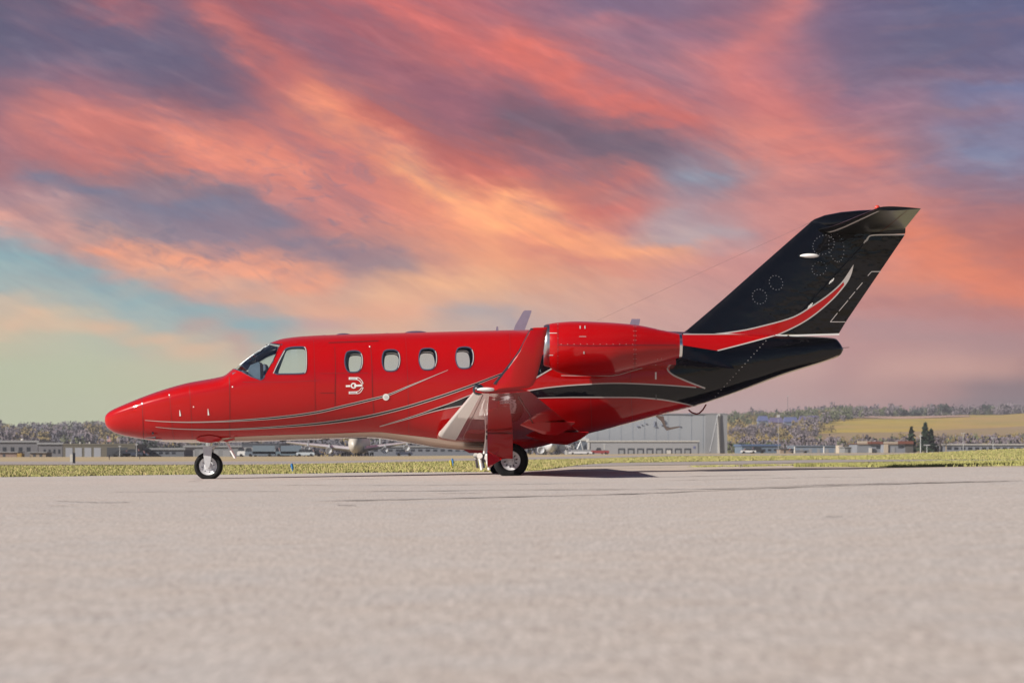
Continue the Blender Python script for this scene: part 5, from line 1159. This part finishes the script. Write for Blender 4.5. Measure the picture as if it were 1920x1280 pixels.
b = MB(); b.box(-.13, -.01, -.03, .03, .12, .46); b.build('white_panel', M_WHT, e); b = MB(); b.box(-.01, .09, -.04, .04, .08, .52); b.build('dark_panel', DARK, e)
b = MB(); b.tube([(-.08, 0, -.05), (-.08, 0, .14)], .012, 6); b.tube([(.06, 0, -.05), (.06, 0, .1)], .012, 6); b.build('post', M_STEEL, e)
for px, d, lab in ((205, 150, 'small dark runway light in the tan strip below the garage'), (262, 160, 'small dark runway light in the tan strip, right of the other')): marker(px, d, .35, .05, DARK, lab, 'runway_light')

# --- trees
def foliage_mat(name, c1, c2, sc=.12):
    m = bpy.data.materials.new(name); m.use_nodes = True; nt = m.node_tree; g = NT(nt); b = nt.nodes['Principled BSDF']
    geo = g.n('ShaderNodeNewGeometry'); f = g.m('ADD', g.m('MULTIPLY', geo.outputs['Random Per Island'], .3), g.m('MULTIPLY', g.noise(geo.outputs['Position'], sc, 3, .6), .75))
    g.set(b.inputs['Base Color'], g.mix(g.ss(f, .2, .85), c1, c2)); b.inputs['Roughness'].default_value = .8; b.inputs['Specular IOR Level'].default_value = .1
    v1 = g.n('ShaderNodeVectorMath', operation='SCALE'); g.set(v1.inputs[0], geo.outputs['Normal']); v1.inputs[3].default_value = .38
    v2 = g.n('ShaderNodeVectorMath', operation='ADD'); g.set(v2.inputs[0], v1.outputs[0]); v2.inputs[1].default_value = (-.1, -.25, .62)
    v3 = g.n('ShaderNodeVectorMath', operation='NORMALIZE'); g.set(v3.inputs[0], v2.outputs[0]); nt.links.new(v3.outputs[0], b.inputs['Normal'])
    return m
F_BARE = foliage_mat('bare_twigs', (.12, .10, .115), (.165, .14, .15), .02); F_BARE2 = foliage_mat('grey_twigs', (.085, .085, .105), (.125, .118, .135), .02)
F_OCHRE = foliage_mat('ochre_leaves', (.15, .115, .05), (.21, .16, .06), .02); F_GREEN = foliage_mat('dull_green_leaves', (.06, .075, .04), (.13, .14, .07), .03)
F_CONE = foliage_mat('conifer_needles', (.012, .022, .016), (.04, .06, .035), .2); F_DARK = foliage_mat('dark_evergreen', (.02, .03, .03), (.055, .07, .055), .05)
BARK = mat('bark', (.07, .055, .045), .9)
def crown_quads(n, w, h, base, shape, size):
    """n loose leaf clumps filling a crown: returns (n,4,3)"""
    out = np.empty((n, 4, 3)); k = 0
    lumps = rng.normal(0, .42, (7, 3)); lumps[:, 2] = rng.uniform(-.55, .5, 7)
    while k < n:
        if shape == 'cone':
            t = rng.uniform(0, 1) ** .8; r = (1 - t) * (.75 + .25 * math.sin(t * 40)) * math.sqrt(rng.uniform(.25, 1)); a = rng.uniform(0, 6.283); p = np.array([r * math.cos(a) * w, r * math.sin(a) * w, base + t * h])
        else:
            c = lumps[rng.integers(7)]; q = rng.normal(0, .30, 3) + c
            if np.linalg.norm(q) > 1: continue
            p = np.array([q[0] * w, q[1] * w, base + h * (.5 + .5 * q[2])])
        s = size * rng.uniform(.5, 1.3); A = rng.normal(size=3); A /= np.linalg.norm(A); B = np.cross(A, rng.normal(size=3)); B /= np.linalg.norm(B)
        out[k] = [p - A * s, p + B * s * .7, p + A * s, p - B * s * .7]; k += 1
    return out
def quad_mesh(name, Q, m, parent=None):
    Q = Q.reshape(-1, 3); n = len(Q) // 4; me = bpy.data.meshes.new(name); me.vertices.add(len(Q)); me.vertices.foreach_set('co', Q.ravel())
    me.loops.add(len(Q)); me.loops.foreach_set('vertex_index', np.arange(len(Q), dtype=np.int32)); me.polygons.add(n); me.polygons.foreach_set('loop_start', np.arange(0, len(Q), 4, dtype=np.int32))
    me.update(); me.validate(); me.materials.append(m); return link(bpy.data.objects.new(name, me), parent)
TEMPL = [crown_quads(95, 1, 1.6, .15, 'round', .17) for _ in range(6)]
def wood(name, label, pts, m):
    """far wood: pts = (x, d, half width, height)"""
    Q = []
    for x, d, w, h in pts:
        t = TEMPL[rng.integers(6)].copy(); a = rng.uniform(0, 6.283); c, s = math.cos(a), math.sin(a)
        X, Y = t[..., 0] * c - t[..., 1] * s, t[..., 0] * s + t[..., 1] * c
        Q.append(np.stack([X * w + x, Y * w + d + CY, t[..., 2] * h / 1.75 + float(zg(x, d)) - .1 * h], -1))
    o = quad_mesh(name, np.concatenate(Q), m); setkind(o, 'stuff', label); return o
def scatter(n, px0, px1, d0, d1, h0, h1, keep=lambda px, d: True, wf=.42):
    r = []
    while len(r) < n:
        px = rng.uniform(px0, px1); d = math.sqrt(rng.uniform(d0 * d0, d1 * d1))
        if not keep(px, d): continue
        h = rng.uniform(h0, h1); r.append(((px - 960) / F * d, d, h * wf * rng.uniform(.8, 1.2), h))
    return r
def ochre_zone(px, d): return math.sin(px * .045 + d * .004) + .6 * math.sin(px * .11 - d * .007) 
wood('bare_woods', 'grey brown bare woods on the far hill', scatter(950, -350, 1330, 1000, 2050, 8, 14, lambda p, d: ochre_zone(p, d) < .75), F_BARE)
wood('bare_woods', 'grey violet bare woods on the far hill', scatter(700, -350, 1340, 1000, 2150, 8, 14, lambda p, d: ochre_zone(p, d) < .9), F_BARE2)
wood('autumn_woods', 'ochre autumn woods on the left hill', scatter(420, -350, 1300, 1050, 1750, 8, 13, lambda p, d: ochre_zone(p, d) > .6), F_OCHRE)
wood('green_woods', 'dull green trees among the bare woods', scatter(260, -350, 1340, 900, 1900, 7, 12, lambda p, d: ochre_zone(p + 90, d) > .2), F_GREEN)
wood('evergreen_woods', 'dark evergreens at the foot of the left hill', scatter(90, -300, 420, 640, 900, 4, 7), F_DARK)
wood('scrub_woods', 'grey scrub behind the airfield buildings', scatter(240, 380, 1090, 640, 950, 5, 9), F_BARE2)
# right: ridge wood, slope scrub
wood('ridge_woods', 'dull green treeline along the right ridge', scatter(420, 1340, 2300, 1950, 2250, 8, 15), F_GREEN)
wood('ridge_woods', 'grey bare trees along the right ridge', scatter(380, 1340, 2300, 1900, 2250, 9, 17), F_BARE)
wood('ridge_woods', 'dark evergreens along the right ridge', scatter(130, 1340, 2300, 1900, 2150, 8, 15), F_DARK)
wood('slope_scrub', 'grey bare scrub on the lower slope', scatter(420, 1366, 2300, 780, 1120, 5, 9), F_BARE)
wood('slope_scrub', 'yellow autumn scrub on the lower slope', scatter(230, 1366, 2300, 820, 1180, 4, 8, lambda p, d: ochre_zone(p * 1.3, d * 2) > -.1), F_OCHRE)
wood('slope_scrub', 'green scrub on the lower slope', scatter(230, 1366, 2300, 780, 1150, 4, 8), F_GREEN)
wood('slope_scrub', 'brushwood around the hill houses', scatter(110, 1366, 1540, 1250, 1460, 5, 9), F_BARE)
wood('slope_scrub', 'yellow green trees around the hill houses', scatter(70, 1366, 1560, 1250, 1850, 6, 11), F_OCHRE)
wood('village_trees', 'green trees behind the hill houses', scatter(120, 1366, 1600, 1560, 1900, 7, 12), F_GREEN)
wood('slope_scrub', 'treeline stepping up the left end of the meadow', scatter(150, 1520, 1720, 1500, 1950, 6, 11, lambda p, d: d > 1400 + (p - 1500) * 2.3), F_GREEN)
wood('slope_scrub', 'bare trees stepping up the left end of the meadow', scatter(90, 1500, 1700, 1450, 1900, 6, 11, lambda p, d: d > 1380 + (p - 1500) * 2.3), F_BARE)
# trees one can tell apart
def tree(name, label, px, top, d, w, m, shape='round', n=260, base_f=.12, group=None, size=None, cat='tree'):
    x = (px - 960) / F * d; z = float(zg(x, d)); h = P(px, top, d).z - z; e = empty(name, (x, d + CY, z)); tag(e, label, cat, group)
    b = MB(); b.tube([(0, 0, -.5), (.05, 0, h * .5), (0, 0, h * .85)], [h * .028, h * .02, h * .006], 7)
    if shape != 'cone':
        for i in range(7): a = i * 2.4; zz = h * (.3 + .07 * i); b.tube([(0, 0, zz), (math.cos(a) * w * .5, math.sin(a) * w * .5, zz + h * .14), (math.cos(a) * w * .8, math.sin(a) * w * .8, zz + h * .3)], [h * .011, h * .007, h * .003], 5)
    b.build('trunk', BARK, e, True)
    q = crown_quads(n, w, h * (1 - base_f) * (1.0 if shape == 'cone' else 1.0), h * base_f, shape, size or h * .055); quad_mesh('crown', q, m, e)
tree('conifer_tree', 'dark conifer between rust roofed office and slim pole', 1709, 800.5, 620, 2.6, F_CONE, 'cone', 420, .06, 'conifers beside the offices', .6)
tree('conifer_tree', 'tallest dark conifer right of the slim pole', 1735, 793.5, 600, 3.2, F_CONE, 'cone', 560, .05, 'conifers beside the offices', .65)
tree('conifer_tree', 'broad dark conifer leaning on the tallest one', 1746, 806, 606, 2.6, F_CONE, 'cone', 420, .05, 'conifers beside the offices', .65)
tree('bare_tree', 'leafless tree right of the dark conifers', 1763, 812, 600, 2.6, F_BARE, 'round', 150, .3, None, .25)
for px, top, lab in ((1638, 772, 'wide dark round tree on the ridge, leftmost of four'), (1670, 769, 'dark round tree on the ridge, second of four from left'), (1692, 768, 'dark round tree on the ridge, third of four from left'), (1714, 768, 'dark round tree on the ridge, rightmost of four')):
    tree('round_tree', lab, px, top, 1840, 6.5 if px > 1640 else 8, F_DARK, 'round', 260, .05, 'round trees on the ridge', 1.1)
tree('ridge_tree', 'big dark tree standing highest on the right ridge', 1766, 755, 1900, 7, F_DARK, 'round', 320, .08, None, 1.1)
tree('ridge_tree', 'lone slender tree above the ridge near the right edge', 1841, 757, 1920, 4.5, F_BARE, 'round', 150, .15, None, .8)

# --- grass blades (nobody could count them)
M_GRASS = foliage_mat('grass_blades', (.26, .265, .085), (.365, .335, .135), 1.2); M_GRASSD = foliage_mat('dry_grass', (.36, .28, .13), (.46, .37, .20), 1.5)
def blades(name, label, n, pos, h0, h1, m):
    u, d = pos(n); x = u * d; z = zg(x, d) + .005; n = len(x); h = rng.uniform(h0, h1, n); a = rng.uniform(0, 6.283, n); w = rng.uniform(.006, .013, n) * (d / 40) ** .7
    lx, ly = rng.normal(0, .35, n) * h, rng.normal(0, .35, n) * h; y = d + CY
    V = np.stack([np.stack([x - w * np.cos(a), y - w * np.sin(a), z], -1), np.stack([x + w * np.cos(a), y + w * np.sin(a), z], -1), np.stack([x + lx, y + ly, z + h], -1)], 1).reshape(-1, 3)
    me = bpy.data.meshes.new(name); me.vertices.add(3 * n); me.vertices.foreach_set('co', V.ravel()); me.loops.add(3 * n); me.loops.foreach_set('vertex_index', np.arange(3 * n, dtype=np.int32))
    me.polygons.add(n); me.polygons.foreach_set('loop_start', np.arange(0, 3 * n, 3, dtype=np.int32)); me.update(); me.validate(); me.materials.append(m)
    o = link(bpy.data.objects.new(name, me)); setkind(o, 'stuff', label)
def clumpy(u, d): return .5 + .5 * np.sin(u * d * 2.3 + 1.3 * np.sin(d * 1.1)) * np.sin(d * .9 + 2 * np.sin(u * d * .7))
def left_turf(n):
    u = rng.uniform(-.33, .05, n); q = rng.uniform(0, 1, n) ** 1.7; e = np.interp(u, edge_u, edge_d) - .15 + 21.5 * sstep(u, .006, .052) + .25 * np.sin(u * 61) + .15 * np.sin(u * 143) + rng.normal(0, .16, n)
    d = e + q * (np.interp(u, [-.6, -.263, -.1, .05], [78, 76, 82, 92]) - e); k = rng.uniform(0, 1, n) < .45 + .55 * clumpy(u, d); return u[k], d[k]
def right_turf(n):
    u = rng.uniform(.05, .33, n); q = rng.uniform(0, 1, n) ** 1.6; d = 57 + q * (np.interp(u, [0, .05, .15, .6], [92, 96, 138, 150]) - 57); k = rng.uniform(0, 1, n) < .45 + .55 * clumpy(u, d); return u[k], d[k]
def tufts_a(n):
    u = rng.uniform(.088, .165, n); d = 39.3 + rng.normal(0, .8, n) * (.5 + .5 * np.abs(np.sin(u * 95))); k = rng.uniform(0, 1, n) < np.clip(1.0 - ((u - .126) / .036) ** 2, 0, 1) * (.25 + .75 * (np.sin(u * 210) > -.2)); return u[k], d[k]
def tufts_b(n):
    u = rng.uniform(.145, .34, n); lo = 36 - 3.5 * sstep(u, .15, .2) - 1.5 * sstep(u, .2, .3); hi = 39 + 7 * sstep(u, .17, .28); d = lo + (hi - lo) * rng.uniform(0, 1, n) ** 1.4 + rng.normal(0, .15, n); k = rng.uniform(0, 1, n) < .5 + .5 * clumpy(u, d); return u[k], d[k]
blades('grass', 'yellow green turf left of the main wheel', 120000, left_turf, .018, .055, M_GRASS)
blades('grass', 'yellow green turf beyond the taxiway spur', 55000, right_turf, .02, .06, M_GRASS)
blades('grass', 'thin grass tufts on the pale shoulder', 6000, tufts_a, .015, .04, M_GRASS)
blades('grass', 'bright grass along the shoulder at right', 42000, tufts_b, .02, .065, M_GRASS)
blades('dry_grass', 'dry tan stems mixed through the turf', 16000, left_turf, .03, .085, M_GRASSD)
blades('dry_grass', 'dry tan stems mixed through the far turf', 9000, right_turf, .03, .08, M_GRASSD)
# --- air: pale haze over the field
def haze():
    b = MB(); b.box(-2700, 2700, -2600, 2950, -8, 75); o = b.build('haze', bpy.data.materials.new('haze_air'), None); o['kind'] = 'stuff'; o['label'] = 'pale haze over the airfield and hills'
    m = o.data.materials[0]; m.use_nodes = True; nt = m.node_tree; nt.nodes.clear(); v = nt.nodes.new('ShaderNodeVolumePrincipled'); v.inputs['Density'].default_value = HAZE; v.inputs['Color'].default_value = (.74, .73, .80, 1); v.inputs['Anisotropy'].default_value = .1
    out = nt.nodes.new('ShaderNodeOutputMaterial'); nt.links.new(v.outputs[0], out.inputs['Volume'])
HAZE = .00015

haze()
